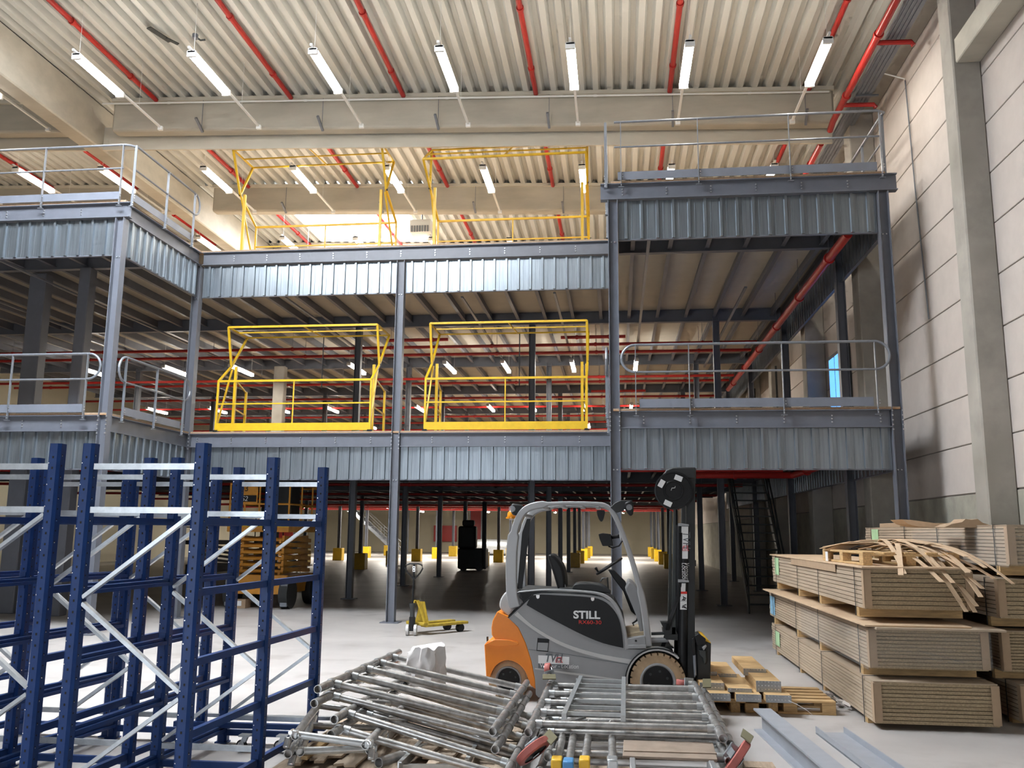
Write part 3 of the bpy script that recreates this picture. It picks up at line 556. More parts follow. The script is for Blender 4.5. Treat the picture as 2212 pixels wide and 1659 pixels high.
rack('blue rack with galvanised struts, the middle one at the left edge', (-3.92, -3.88, -3.80), .84, (5.78, 6.97, 8.05), 0)
rack('blue rack partly out of view at the far left', (-4.98, -4.90, -4.73), .84, (5.78, 6.97, 8.1), 0)
def caster(t, p, wr=.05):
    p = Vector(p); MB().disc(p+Vector((0, 0, wr)), (.3, 1, 0), wr, .028, 16).build('wheel', 'black', t, True); MB().disc(p+Vector((0, 0, wr)), (.3, 1, 0), wr*.72, .032, 16).build('wheel_hub', 'lift_light', t, True)
    MB().bar(p+Vector((.0, 0, wr)), p+Vector((.035, 0, wr*2+.03)), .045, .04).build('fork', 'zinc', t); MB().box(p.x-.02, p.x+.08, p.y-.04, p.y+.04, wr*2+.03, wr*2+.045).build('mount_plate', 'zinc', t)
t = thing('roller_trolley', 'low blue trolley frame on swivel castors behind the right rack', 'trolley', (-3.0, 7.9, 0))
for p in ((-3.27, 7.75, 0), (-2.94, 7.78, 0), (-3.9, 7.75, 0)): caster(t, p)
MB().bar((-4.0, 7.95, .17), (-2.6, 7.98, .17), .05, .045).build('frame_bar', 'blue', t); MB().bar((-4.0, 8.35, .17), (-2.6, 8.38, .17), .04, .03).build('frame_bar', 'zinc', t); MB().box(-3.95, -2.65, 7.9, 8.4, .15, .17).build('frame_sheet', 'zinc', t) if False else None
# ================================================================== SCAFFOLD
def V(*a): return Vector(a)
def sc_frame(label, nl, nr, d, length, rungs, ends=(.35, .4), r=.033, brace=True, name='scaffold_section', mat='alu', group='aluminium scaffold frames'):
    # nl, nr: left and right rail at the first rung; d: direction of the rails
    nl, nr, d = V(*nl), V(*nr), V(*d).normalized(); t = thing(name, label, 'scaffold frame', tuple(nl), group)
    w = (nr-nl).normalized(); n = w.cross(d)
    for p in (nl, nr): MB().tube([p-d*ends[0], p+d*(length+ends[1])], r, 14, ri=r*.86).build('side_rail', mat, t, True)
    for k in range(rungs):
        o = d*(length*k/(rungs-1)); a, b = nl+o, nr+o
        MB().tube([a, b], r*.93, 12).build('rung', mat, t, True)
        for p, s in ((a, 1), (b, -1)):
            MB().tube([p-d*.034, p+d*.034], r*1.22, 12).build('collar', mat, t, True); MB().tube([p+w*s*.03, p+w*s*.085], r*1.12, 12).build('socket', 'alu_clean', t, True)
    if brace: MB().tube([nl+n*-.03+d*.1+w*.05, nl+d*length*.25+w*.42+n*-.03], .012, 6).build('brace_tube', 'alu_clean', t, True)
    return t
LF = sc_frame('top aluminium scaffold frame of the left heap, tilted to the right', (-2.40, 7.48, .64), (-1.00, 7.62, .335), (0, 1.95, -.04), 1.95, 5)
sc_frame('second aluminium scaffold frame just below the tilted top frame', (-2.38, 7.40, .555), (-.95, 7.46, .25), (.0, 1.95, -.035), 1.95, 5, ends=(.40, .35))
sc_frame('third aluminium scaffold frame, its near end rail over the boards', (-2.17, 7.15, .47), (-.82, 7.05, .155), (.01, 1.95, -.035), 1.9, 5, ends=(.28, .3))
sc_frame('lower aluminium scaffold frame resting on the left board heap', (-2.15, 6.96, .39), (-.80, 6.92, .09), (.01, 1.95, -.02), 1.9, 4, ends=(.22, .3), brace=False)
def guard_frame(label, pts, r=.031):
    nl, nr, fl, fr_ = [V(*p) for p in pts]; t = thing('scaffold_guardrail', label, 'scaffold guard frame', tuple(nl), 'aluminium guard frames')
    for a, b, e in ((nl, fl, 1), (nr, fr_, 1)): MB().tube([a-(b-a).normalized()*.05, b], r, 14, ri=r*.85).build('long_tube', 'alu', t, True)
    MB().tube([nl, nr], r*.9, 12).build('end_tube', 'alu_clean', t, True); MB().tube([nl+(fl-nl)*.6, nr+(fr_-nr)*.6], r*.9, 12).build('cross_tube', 'alu', t, True)
    for p, q in ((nl, nr), (nr, nl)):
        d = (q-p).normalized(); MB().bar(p-d*.05+V(0, 0, -.0), p+d*.02, .06, .065).build('claw_hook', 'alu_clean', t, bevel=.012); MB().bar(p-d*.045+V(0, -.02, -.02), p-d*.05+V(0, -.06, -.09), .05, .04).build('claw_jaw', 'alu', t, bevel=.012)
        MB().tube([p-d*.03+V(0, -.045, .02), p-d*.03+V(0, .02, .02)], .016, 8).build('claw_bolt', 'bright_metal', t)
    return t
guard_frame('upper aluminium guard frame with claw hooks at the heap front', (tuple(at(640, 1587, Z=.42)), tuple(at(792, 1607, Z=.36)), (-2.75, 8.5, .40), (-2.0, 8.6, .30)))
guard_frame('lower aluminium guard frame with claw hooks below the upper one', (tuple(at(650, 1622, Z=.28)), tuple(at(800, 1618, Z=.24)), (-2.8, 8.3, .24), (-2.05, 8.4, .2)))
for i, (a, b, z) in enumerate((((1187, 1590), (1530, 1170), .16),)): pass
tag(MB().tube([at(818, 1648, Z=.17), (-1.35, 8.3, .10)], .038, 16, ri=.033).build('steel_tube', 'alu', None, True), 'loose thick tube with open end under the left heap', 'tube')
tag(MB().tube([at(622, 1629, Z=.3), (-2.75, 8.1, .2)], .031, 14, ri=.026).build('steel_tube', 'alu', None, True), 'loose tube at the left edge of the heap', 'tube')
# boards under the left heap
def plank(label, pts, z, th, mat='wood_grey', notch=True):
    P = [at(x, y, Z=z) for x, y in pts]
    return tag(MB().prism([(p.x, p.y) for p in P], z-th, z, 'Z').build('toe_plank', mat, None, bevel=.003, seg=1), label, 'plank', 'notched toe planks under the scaffold heaps')
plank('notched brown plank, broad one under the right of the left heap', [(916, 1656), (940, 1650), (948, 1646), (968, 1645), (1003, 1608), (985, 1585), (960, 1592)], .12, .025, 'board')
plank('short brown plank end above the broad notched plank', [(890, 1612), (912, 1612), (912, 1620), (938, 1620), (962, 1597), (940, 1575), (915, 1590)], .17, .022)
plank('thin grey plank left of the broad notched plank', [(890, 1628), (912, 1628), (912, 1634), (932, 1636), (950, 1622), (910, 1618)], .14, .02)
plank('notched grey plank in the middle of the left heap', [(678, 1643), (700, 1643), (708, 1632), (738, 1632), (830, 1560), (800, 1548)], .14, .022)
plank('notched brown plank left of the thick loose tube', [(720, 1650), (742, 1648), (744, 1652), (768, 1652), (800, 1625), (870, 1560), (842, 1550)], .11, .022, 'board')
plank('narrow plank at the left end of the heap', [(625, 1648), (650, 1648), (660, 1638), (760, 1560), (738, 1552)], .12, .022)
plank('pale plank with a bright edge inside the left heap', [(650, 1632), (664, 1634), (772, 1550), (762, 1545)], .16, .03, 'wood')
plank('grey plank beside the pale edged plank', [(668, 1638), (690, 1636), (792, 1552), (775, 1548)], .13, .022)
for i, (a, b) in enumerate((((860, 1659), (925, 1592)), ((1006, 1652), (1028, 1612)), ((838, 1590), (872, 1552)))):
    A = at(*a, Z=.14); B = at(*b, Z=.14); t = thing('platform_rail', ('aluminium platform rail left of the broad plank', 'aluminium platform rail right of the broad plank', 'short aluminium rail under the tilted frames')[i], 'rail', tuple(A))
    MB().bar(A, B, .012, .09).build('web', 'alu_clean', t); MB().bar(A+V(.012, 0, .04), B+V(.012, 0, .04), .03, .008).build('flange', 'alu_clean', t)
A = at(862, 1655, Z=.12); B = at(1003, 1655, Z=.12); tag(MB().bar(A, B, .03, .03).build('platform_cross_bar', 'alu_clean'), 'aluminium cross bar below the broad plank', 'bar')
tag(MB().box(-2.7, -.9, 6.7, 8.9, 0, .07).build('timber_packing', 'wood_grey'), 'flat weathered timber packing under the left heap', 'timber')
# plastic bag over the far end of the left heap
def bag():
    P = [(865, 1440), (862, 1410), (868, 1388), (885, 1384), (905, 1380), (925, 1378), (945, 1386), (948, 1400), (944, 1425), (936, 1452), (915, 1447), (890, 1444)]
    t = thing('plastic_bag', 'white translucent plastic bag draped over the scaffold heap', 'plastic bag', tuple(at(905, 1440, Y=9.35)))
    mb = MB(); rings = []
    n = 40
    for k in range(9):
        f = k/8; z = .33+.37*f; ring = []
        for j in range(n):
            a = 2*math.pi*j/n; w = .205*(1-.10*f*f-.25*max(0, f-.8)); dd = .16*(1-.45*f)
            rr = 1+.13*math.sin(5*a+2.4*f)+.07*math.sin(9*a-3*f)+.05*math.sin(17*a+f*7)
            top = .022*math.sin(3*a+1)+.014*math.sin(8*a)+.03*math.cos(a) if k == 8 else 0
            ring.append((-2.03+w*rr*math.cos(a)+.03*f, 9.38+dd*rr*math.sin(a), z+top*1.0))
        rings.append(ring)
    vs = [p for r in rings for p in r]+[(-2.01, 9.38, .735)]; fs = [(i*n+j, i*n+(j+1) % n, (i+1)*n+(j+1) % n, (i+1)*n+j) for i in range(8) for j in range(n)]+[(8*n+j, 8*n+(j+1) % n, 9*n) for j in range(n)]
    mb.add(vs, fs); o = mb.build('bag_film', 'film', t, True)
    return t
bag()
# right heap
sc_frame('top aluminium scaffold frame of the right heap with red castors', (-.715, 7.60, .345), (.785, 7.56, .36), (0, 1, -.005), 1.93, 5, ends=(.34, .30))
sc_frame('second aluminium scaffold frame of the right heap', (-.62, 7.66, .27), (.86, 7.62, .285), (.012, 1, -.003), 1.93, 5, ends=(.22, .34))
sc_frame('third aluminium scaffold frame of the right heap', (-.55, 7.25, .20), (.82, 7.28, .21), (.0, 1, .0), 2.3, 5, ends=(.12, .3), brace=False)
sc_frame('bottom aluminium scaffold frame of the right heap', (-.60, 7.05, .12), (.80, 7.05, .13), (.0, 1, .0), 2.3, 5, ends=(.1, .3), brace=False)
t = thing('rung_ladder', 'short bright aluminium ladder section lying on the right heap', 'ladder', (-.45, 7.6, .37), None); zt = .405
lx = (-.42, .055)
for x0, x1 in (((-.455, -.395)), ((.03, .05))): MB().bar((x0, 7.62, zt), (x1, 9.62, zt-.0), .04, .05).build('stile', 'alu_clean', t)
for k in range(7): y = 7.76+k*.285; MB().bar((-.44, y, zt), (.045, y, zt), .035, .03).build('rung', 'alu_clean', t)
def castor(label, c, ax, wr=.078, tilt=(0, 0, 1), plate=None):
    c = V(*c); t = thing('scaffold_castor', label, 'castor', tuple(c), 'red scaffold castors'); a = V(*ax).normalized()
    MB().lathe(c, a, [(-.024, wr*.75), (-.020, wr*.97), (.020, wr*.97), (.024, wr*.75)], 24).build('wheel', 'wheel_red', t, True); MB().lathe(c, a, [(-.028, wr*.4), (-.027, wr*.55), (.027, wr*.55), (.028, wr*.4)], 18).build('hub', 'black_matt', t, True)
    u = V(*tilt).normalized()
    for s in (-1, 1): MB().bar(c+a*s*.034, c+a*s*.034+u*wr*1.55, .05, .006, upv=a.cross(u)).build('fork_cheek', 'zinc', t)
    MB().bar(c+u*wr*1.5, c+u*wr*1.62, .13, .10).build('mount_plate', 'zinc', t); MB().bar(c+u*wr*1.1-a.cross(u)*.09, c+u*wr*1.1-a.cross(u)*.14, .06, .04).build('brake_pedal', 'olive', t); MB().bar(c-a.cross(u)*.075-u*.04, c-a.cross(u)*.085+u*.05, .05, .012).build('red_lever', 'red_dark', t)
    return t
def near_castor(label, c, ax, hub_to, wr, plate):
    c = V(*c); a = V(*ax).normalized(); e = V(*hub_to); t = thing('scaffold_castor', label, 'castor', tuple(c), 'red scaffold castors')
    MB().lathe(c, a, [(-.03, wr*.70), (-.03, wr*.92), (-.022, wr), (.022, wr), (.03, wr*.92), (.03, wr*.70)], 32, False).build('wheel', 'wheel_red', t, True)
    MB().lathe(c, a, [(-.026, wr*.2), (-.022, wr*.74), (.022, wr*.74), (.026, wr*.2)], 24).build('hub', 'black_matt', t, True)
    d = (e-c).normalized()
    for s_ in (-1, 1): MB().bar(c+a*s_*.038-d*.02, c+a*s_*.038+d*wr*1.25, .06, .006, upv=a).build('fork_cheek', 'zinc', t)
    MB().bar(c+d*wr*1.2, c+d*wr*1.3, .12, .11, upv=a).build('mount_plate', 'zinc', t, bevel=.004, seg=1); MB().tube([c+d*wr*1.25, e], .026, 12).build('spigot', 'alu', t, True)
    p = [at(x, y, Z=plate[0]) for x, y in plate[1]]; MB().add([(*q[:2], q[2]) for q in p]+[(q[0], q[1]+.01, q[2]-.012) for q in p], [(0, 1, 2, 3), (7, 6, 5, 4), (0, 4, 5, 1), (1, 5, 6, 2), (2, 6, 7, 3), (3, 7, 4, 0)]).build('brake_pedal', 'olive', t)
    return t
near_castor('red castor at the far left end of the right scaffold heap', at(1184, 1446, Y=9.95), (1, -.15, .1), (-.715, 9.8, .34), .068, (.44, [(1172, 1456), (1200, 1456), (1201, 1466), (1172, 1466)]))
near_castor('red castor at the far right end, in front of the forklift wheel', at(1476, 1475, Y=9.95), (.1, .1, 1), (.785, 9.8, .35), .075, (.37, [(1518, 1466), (1536, 1466), (1536, 1484), (1518, 1484)]))
near_castor('big red castor at the near left corner of the right heap', at(1152, 1622, Z=.27), (.62, -.30, -.72), (-.66, 7.36, .25), .145, (.36, [(1172, 1590), (1187, 1574), (1204, 1592), (1190, 1608)]))
near_castor('big red castor at the near right corner of the right heap', at(1592, 1638, Z=.27), (.80, -.20, -.58), (.85, 7.4, .26), .145, (.42, [(1605, 1573), (1628, 1590), (1621, 1604), (1600, 1588)]))
# tubes with coloured end clamps at the near edge of the right heap
for i, (x0, y0, x1, y1, m_, l) in enumerate(((1215, 1592, 1203, 1648, 'yellow_plastic', 'yellow'), (1238, 1592, 1228, 1652, 'blue_plastic', 'blue'), (1270, 1594, 1263, 1648, 'yellow_plastic', 'narrow yellow'), (1322, 1596, 1323, 1648, 'alu_clean', 'bare metal'))):
    A = at(x0, y0, Z=.25); B = at(x1, y1, Z=.23); d = (B-A).normalized(); t = thing('brace_tube', 'scaffold brace tube ending in a %s clamp at the near edge' % l, 'brace tube', tuple(B), 'scaffold braces with clamps')
    MB().tube([A-d*.9, B-d*.02], .031, 12).build('tube', 'alu', t, True); MB().bar(B-d*.06, B+d*.07, .08, .08).build('clamp', m_, t, bevel=.012); MB().bar(B+d*.03+V(0, 0, -.03), B+d*.1+V(0, 0, -.06), .05, .05).build('clamp_jaw', m_, t, bevel=.01)
plank('brown platform board at the near edge of the right heap', [(1347, 1598), (1540, 1604), (1550, 1640), (1345, 1632)], .26, .02, 'brown_board')
A, B = at(1348, 1622, Z=.262), at(1548, 1628, Z=.262); tag(MB().bar(A, B, .03, .012).build('board_ridge', 'brown_board'), 'raised batten along the brown platform board', 'batten')
for i, x in enumerate((1366, 1533)): A = at(x, 1634, Z=.25); tag(MB().box(A.x-.022, A.x+.022, A.y-.35, A.y+.02, .03, .25).build('platform_bracket', 'alu_clean', None, bevel=.008), 'aluminium platform bracket below the brown board, %s' % ('left', 'right')[i], 'bracket')
tag(MB().box(-.5, .75, 7.1, 7.35, .0, .1).build('timber_packing', 'wood_grey'), 'weathered timber packing under the right heap', 'timber')
c = at(1640, 1657, Z=.03); tag(MB().box(c.x-.12, c.x+.12, c.y-.1, c.y+.1, 0, .05).build('timber_block', 'wood_grey'), 'small timber block at the bottom edge beside the steel beam', 'timber')
# steel profiles on the floor
def chan(label, a, b, w, h, flip, holes=True):
    a, b = V(*a), V(*b); d = (b-a).normalized(); q = d.cross(V(0, 0, 1)); t = thing('steel_profile', label, 'steel profile', tuple(a))
    if not flip:       # I beam standing upright
        for z in (.008, h-.008): MB().bar(a+V(0, 0, z), b+V(0, 0, z), w, .016).build('flange', 'channel', t)
        MB().bar(a+V(0, 0, h/2), b+V(0, 0, h/2), .014, h-.03).build('web', 'channel', t)
        c = a-q*0; MB().bar(c+d*.0+V(0, 0, h/2)-q*w*.26, c+d*.012+V(0, 0, h/2)-q*w*.26, w*.46, h-.034).build('end_plate', 'channel', t)
        for z in (.06, .1, .14): MB().disc(c-d*.002+V(0, 0, z*h/.2)-q*w*.26, d, .014, .004, 10).build('bolt_hole', 'hole', t)
    else:              # channel lying open side up
        MB().bar(a+V(0, 0, .01), b+V(0, 0, .01), w, .012).build('web', 'channel', t)
        for s in (-1, 1): MB().bar(a+q*s*(w/2-.006)+V(0, 0, h/2), b+q*s*(w/2-.006)+V(0, 0, h/2), .012, h).build('flange', 'channel', t)
    return t
chan('grey steel I beam lying on the floor right of the scaffold', (1.40, 9.33, 0), (1.68, 5.6, 0), .17, .21, False)
chan('grey steel channel lying open side up on the floor', (2.03, 9.28, 0), (2.28, 5.6, 0), .28, .07, True)
# ================================================================== BOARD BUNDLES
def bundle(label, x0, x1, y0, y1, z0, z1, n, group, wrap=False, skew=0, note=None, feet=True, zf=None):
    t = thing('board_bundle', label, 'board bundle', ((x0+x1)/2, y0, z0), group); h = (z1-z0)/n; rnd = random.Random(int(z0*100+x0*37))
    for k in range(n):
        dx, dy = rnd.uniform(-.006, .006), rnd.uniform(-.012, .012); a = z0+k*h
        MB().box(x0+dx+.012, x1+dx-.012, y0+.012+dy, y1+dy, a+.003, a+h-.003).build('chipboard', 'board_edge', t)
        MB().box(x0+dx+.004, x0+dx+.012, y0+.014+dy, y1+dy, a+.0035, a+h-.0035).build('board_side', 'board', t)
    MB().box(x0+.004, x1-.004, y0+.01, y1, z1-.003, z1+.006).build('cover_sheet', 'board', t)
    for s in (0, 1):
        xx = x0 if s == 0 else x1
        mb = MB(); w = .075; e = 1 if s == 0 else -1
        mb.box(min(xx, xx+e*w), max(xx, xx+e*w), y0-.008, y0+.002, z0+.015, z1-.01); mb.box(xx-.004 if s == 0 else xx-.002, xx+.002 if s == 0 else xx+.004, y0-.008, y0+w, z0+.015, z1-.01); mb.build('corner_guard', 'cardboard', t)
    L = y1-y0
    for f in (.06, .38, .62, .93) if feet else ():
        yy = y0+L*f
        MB().box(x0+.01, x1-.02, yy-.05, yy+.05, (z0-.1 if zf is None else zf), z0-.001).build('bearer', 'wood', t)
        mb = MB(); mb.box(x0-.012, x0-.009, yy-.009, yy+.009, z0-.09 if zf is None else zf, z1+.008); mb.box(x0-.012, x1+.01, yy-.009, yy+.009, z1+.006, z1+.009); mb.build('strap', 'black_matt', t)
    if note:
        m_, a, b, c, d = note; MB().box(x0-.008, x0-.0055, y1-b, y1-a, z0+(z1-z0)*c, z0+(z1-z0)*d).build('paper_note', m_, t)
    if wrap:
        f = MB(); f.box(x0-.02, x0-.019, y0-.02, y0+L*.55, z0-.01, z1-.03); f.box(x0-.02, x1+.02, y0-.021, y0-.020, z0+.02, z1-.0); f.build('stretch_film', 'wrap', t)
        rr = random.Random(4)
        for k in range(6):
            zz = z0+(z1-z0)*rr.uniform(.3, .9); xx = rr.uniform(x0, x1-.4); MB().bar((xx, y0-.024, zz), (xx+rr.uniform(.25, .5), y0-.024, zz-rr.uniform(.02, .12)), .002, rr.uniform(.004, .014)).build('film_fold', 'wrap', t)
    return t
GA = 'chipboard bundles in the left pile'; GB = 'chipboard bundles in the right pile'
bundle('bottom chipboard bundle of the left pile with torn green note', 2.53, 3.72, 9.56, 15.5, .055, .455, 11, GA, note=('green_note', .35, .75, .25, .8), zf=.0)
bundle('middle chipboard bundle of the left pile wrapped in film', 2.55, 3.71, 9.70, 15.75, .56, .955, 11, GA, True, note=('blue_note', .12, .55, .1, .85))
bundle('top chipboard bundle of the left pile under the wooden pallet', 2.57, 3.66, 9.85, 15.45, 1.14, 1.555, 9, GA, note=('green_note', .3, .65, .3, .95))
bundle('bottom chipboard bundle of the right pile at the picture edge', 4.04, 5.05, 9.85, 15.2, .05, .42, 9, GB, zf=0)
bundle('second lowest chipboard bundle of the right pile', 3.96, 5.05, 10.0, 15.3, .52, .93, 13, GB)
bundle('second highest chipboard bundle of the right pile', 3.95, 5.06, 9.97, 15.2, 1.06, 1.46, 9, GB)
bundle('highest chipboard bundle of the right pile with green note', 4.02, 5.06, 9.80, 15.15, 1.60, 2.02, 11, GB, True, note=('green_note', .4, .75, .3, .95))
def sheet(label, x0, x1, y0, y1, z, th, mat='board', cat='board', rz=0):
    c = V((x0+x1)/2, (y0+y1)/2, 0); o = tag(MB().box(x0-c.x, x1-c.x, y0-c.y, y1-c.y, 0, th).build('loose_board', mat, None, bevel=.002, seg=1), label, cat); o.location = (c.x, c.y, z); o.rotation_euler.z = rz; return o
sheet('loose pale board slid forward on the middle left bundle', 2.62, 3.86, 9.55, 14.2, .962, .022, 'board', rz=-.012)
sheet('loose lower board turned askew on the middle left bundle', 2.46, 3.5, 9.62, 15.6, .985, .018, 'strip', rz=.012)
sheet('loose cover board on the top left bundle', 2.545, 3.69, 9.80, 15.5, 1.562, .018, 'strip')
sheet('dark cardboard flap hanging over the top left bundle edge', 2.552, 2.560, 11.0, 13.7, 1.47, .10, 'cardboard')
sheet('brown cardboard sheet lying flat on the right pile', 4.1, 5.0, 13.6, 14.6, 2.03, .06, 'cardboard', 'cardboard')
def warped(label, pts, w, th, mat, name='warped_sheet', cat='cardboard', upd=(0, 1, 0)):
    mb = MB(); pts = [V(*p) for p in pts]; u = V(*upd)
    vs = []
    for p in pts: vs += [p-u*w/2, p+u*w/2, p+u*w/2+V(0, 0, th), p-u*w/2+V(0, 0, th)]
    fs = [(0, 1, 2, 3), tuple(len(vs)-4+i for i in (3, 2, 1, 0))]
    for i in range(len(pts)-1):
        for j in range(4): fs.append((i*4+j, i*4+(j+1) % 4, i*4+4+(j+1) % 4, i*4+4+j))
    return tag(mb.add(vs, fs).build(name, mat), label, cat)
def pxsheet(label, pts, Y0, Y1, mat, name, cat):
    return tag(MB().prism([(p.x, p.z) for p in (at(x, y, Y=Y0) for x, y in pts)], Y0, Y1).build(name, mat), label, cat)
pxsheet('pale curled board strip on top of the right pile', [(1948, 1122), (1968, 1123), (2005, 1128), (2042, 1134), (2042, 1140), (1985, 1138), (1962, 1132)], 11.0, 11.45, 'strip', 'curled_board', 'board')
pxsheet('crumpled brown cardboard lump on top of the right pile', [(2040, 1139), (2056, 1132), (2078, 1128), (2086, 1121), (2098, 1123), (2112, 1121), (2122, 1129), (2146, 1136), (2140, 1140)], 10.6, 10.95, 'cardboard', 'cardboard_lump', 'cardboard')
def pallet(label, loc, rz, mat='wood', planks=5, L=1.2, W_=.8):
    t = thing('wooden_pallet', label, 'pallet', loc); o = parent_origin(t); A = lambda b, n, m_=mat: b.build(n, m_, None)
    def put(mb, n):
        ob = mb.build(n, mat, None, bevel=.003, seg=1); ob.parent = t; return ob
    for i in range(3):
        y = -W_/2+.05+(W_-.1)*i/2
        put(MB().box(-L/2, L/2, y-.05, y+.05, 0, .022), 'skid_board')
        for j in range(3): x = -L/2+.072+(L-.145)*j/2; put(MB().box(x-.072, x+.072, y-.05, y+.05, .022, .1), 'block')
    for j in range(3): x = -L/2+.072+(L-.145)*j/2; put(MB().box(x-.072, x+.072, -W_/2, W_/2, .1, .122), 'stringer_board')
    for i in range(planks): y = -W_/2+.06+(W_-.12)*i/(planks-1); put(MB().box(-L/2, L/2, y-.06, y+.06, .122, .144), 'deck_board')
    t.rotation_euler.z = rz; return t
pallet('wooden pallet on top of the left pile, loaded with bent strips', (3.14, 11.05, 1.582), math.radians(90), L=1.9, W_=1.0)
MB  # bent fibre strips over the pallet
rs = random.Random(11); GSTR = 'bent fibreboard strips on the left pile'
def strip(label, p0, p1, z0, zt, z1, w=.05, side=0):
    p0, p1 = V(*p0), V(*p1); d = p1-p0; n = 9; pts = []
    for i in range(n+1):
        f = i/n; z = z0+(zt-z0)*min(1, f*3) if f < .34 else zt+(z1-zt)*((f-.34)/.66)**1.9
        b = p0+d*f+V(math.sin(f*3)*side, 0, 0); pts.append((b.x, b.y, z))
    q = V(-d.y, d.x, 0).normalized(); o = warped(label, pts, w, .006, 'strip', 'bent_strip', 'strip', tuple(q)); o['group'] = GSTR; return o
STR = [((1860, 1165), (1953, 1242), 9.75), ((1880, 1158), (1943, 1244), 9.77)]
ends = [(1953, 1240), (1945, 1243), (2086, 1322), (2108, 1323), (2110, 1310), (2117, 1290), (2116, 1284), (2124, 1272), (2090, 1238), (2096, 1235), (2130, 1227), (2190, 1262), (2148, 1251), (2088, 1203), (2035, 1258), (2060, 1260), (2075, 1300)]
edge = ['nearest the pallet corner', 'beside the first strip', 'lowest end', 'beside the lowest end', 'third lowest end', 'fourth lowest end', 'fifth lowest end', 'sixth lowest end', 'ending halfway down', 'ending beside the halfway one', 'reaching over the gap', 'reaching farthest to the right', 'second farthest to the right', 'highest end', 'short inner one', 'short second inner one', 'dark inner one']
for i, (x, y) in enumerate(ends):
    Y = 9.72-.02*(i % 3); e = at(x, y, Y=Y-.05*(i > 1)); s = V(2.95+rs.uniform(-.05, .5), 11.2+rs.uniform(-.4, .9), 0)
    if i > 1: s = V(3.0+rs.uniform(-.1, .45), 11.0+rs.uniform(-.3, .9), 0)
    strip('bent fibreboard strip on the left pile, '+edge[i], (s.x, s.y, 0), (e.x, e.y, 0), 1.735, 1.775+rs.uniform(0, .09), e.z, .045+.012*rs.random(), rs.uniform(-.05, .05))
for i, (x0, y0, x1, y1, zz) in enumerate(((2.7, 11.9, 3.3, 10.6, 1.78), (2.75, 11.95, 3.55, 10.7, 1.80), (2.68, 11.6, 3.4, 11.9, 1.76), (2.9, 12.0, 3.5, 10.4, 1.82))):
    o = warped('flat fibreboard offcut draped on the pallet, %s' % ('front', 'middle', 'rear', 'arched')[i], [(x0, y0, zz-.05), (x0+(x1-x0)*.3, y0+(y1-y0)*.3, zz+.02), (x0+(x1-x0)*.7, y0+(y1-y0)*.7, zz+.04), (x1, y1, zz-.01)], .3 if i != 3 else .22, .006, 'strip', 'fibre_offcut', 'offcut', (.9, .4, 0)); o['group'] = GSTR
tag(MB().box(2.60, 2.605, 11.55, 11.67, 1.585, 1.70).build('paper_label', 'white'), 'white paper label stuck to the pallet on the left pile', 'label')
# steel faced planks on a pallet behind the scaffold and an empty pallet
pallet('empty wooden euro pallet behind the steel faced planks', (1.83, 10.65, 0), math.radians(0), L=.95, W_=.9)
pallet('wooden pallet under the steel faced planks', (1.25, 10.7, 0), math.radians(90), L=1.0, W_=.9)
def deckplank(label, x0, x1, y0, y1, z):
    t = thing('decking_plank', label, 'decking plank', ((x0+x1)/2, y0, z), 'steel faced timber planks')
    MB().box(x0, x1, y0+.01, y1-.01, z, z+.036).build('timber_core', 'wood', t); MB().box(x0-.002, x1+.002, y0, y0+.014, z-.001, z+.037).build('steel_end', 'zinc', t)
    mb = MB()
    for k in range(7): mb.box(x0+.02+k*(x1-x0-.05)/6, x0+.03+k*(x1-x0-.05)/6, y0-.002, y0, z+.024, z+.032)
    o = mb.build('rivet', 'bright_metal', t); o['kind'] = 'stuff'; return t
n = 0
for l, x0, x1, y0, y1, zs in (('left stack', .88, 1.14, 10.22, 11.0, (.26, .222)), ('left stack far end', .86, 1.12, 10.75, 11.7, (.262, .299)), ('middle stack', 1.17, 1.42, 10.14, 11.2, (.222,)), ('middle stack far end', 1.12, 1.36, 10.9, 11.9, (.26,)), ('right stack', 1.48, 1.74, 10.2, 11.1, (.222, .26, .298)), ('right stack far end', 1.43, 1.68, 10.8, 11.9, (.30, .338)), ('bottom layer, left', .92, 1.18, 10.02, 11.2, (.146, .184)), ('bottom layer, middle', 1.24, 1.50, 10.02, 11.2, (.146, .184)), ('bottom layer, right', 1.55, 1.81, 10.02, 11.2, (.146, .184))):
    for i, z in enumerate(zs): deckplank('steel faced timber plank behind the scaffold, %s, %s' % (l, ('lowest', 'second', 'third')[i] if len(zs) > 1 else 'single'), x0, x1, y0, y1, z)
warped('thin white strap curling off the plank pallet', [(1.78, 10.0, .17), (1.86, 9.98, .14), (1.95, 9.95, .09), (2.0, 9.93, .05)], .02, .004, 'white', 'strap_end', 'strap', (0, 1, 0))
t = thing('film_scrap', 'crumpled clear film scrap on the floor beside the left pile', 'film scrap', (2.45, 11.0, 0)); mb = MB()
for k in range(14): p = V(2.38+rs.uniform(-.08, .1), 10.95+rs.uniform(-.5, .3), .03+rs.uniform(0, .05)); mb.bar(p, p+V(rs.uniform(-.08, .08), rs.uniform(-.1, .1), rs.uniform(-.03, .03)), .09, .003, upv=(rs.random(), rs.random(), 1))
mb.build('film', 'film', t)
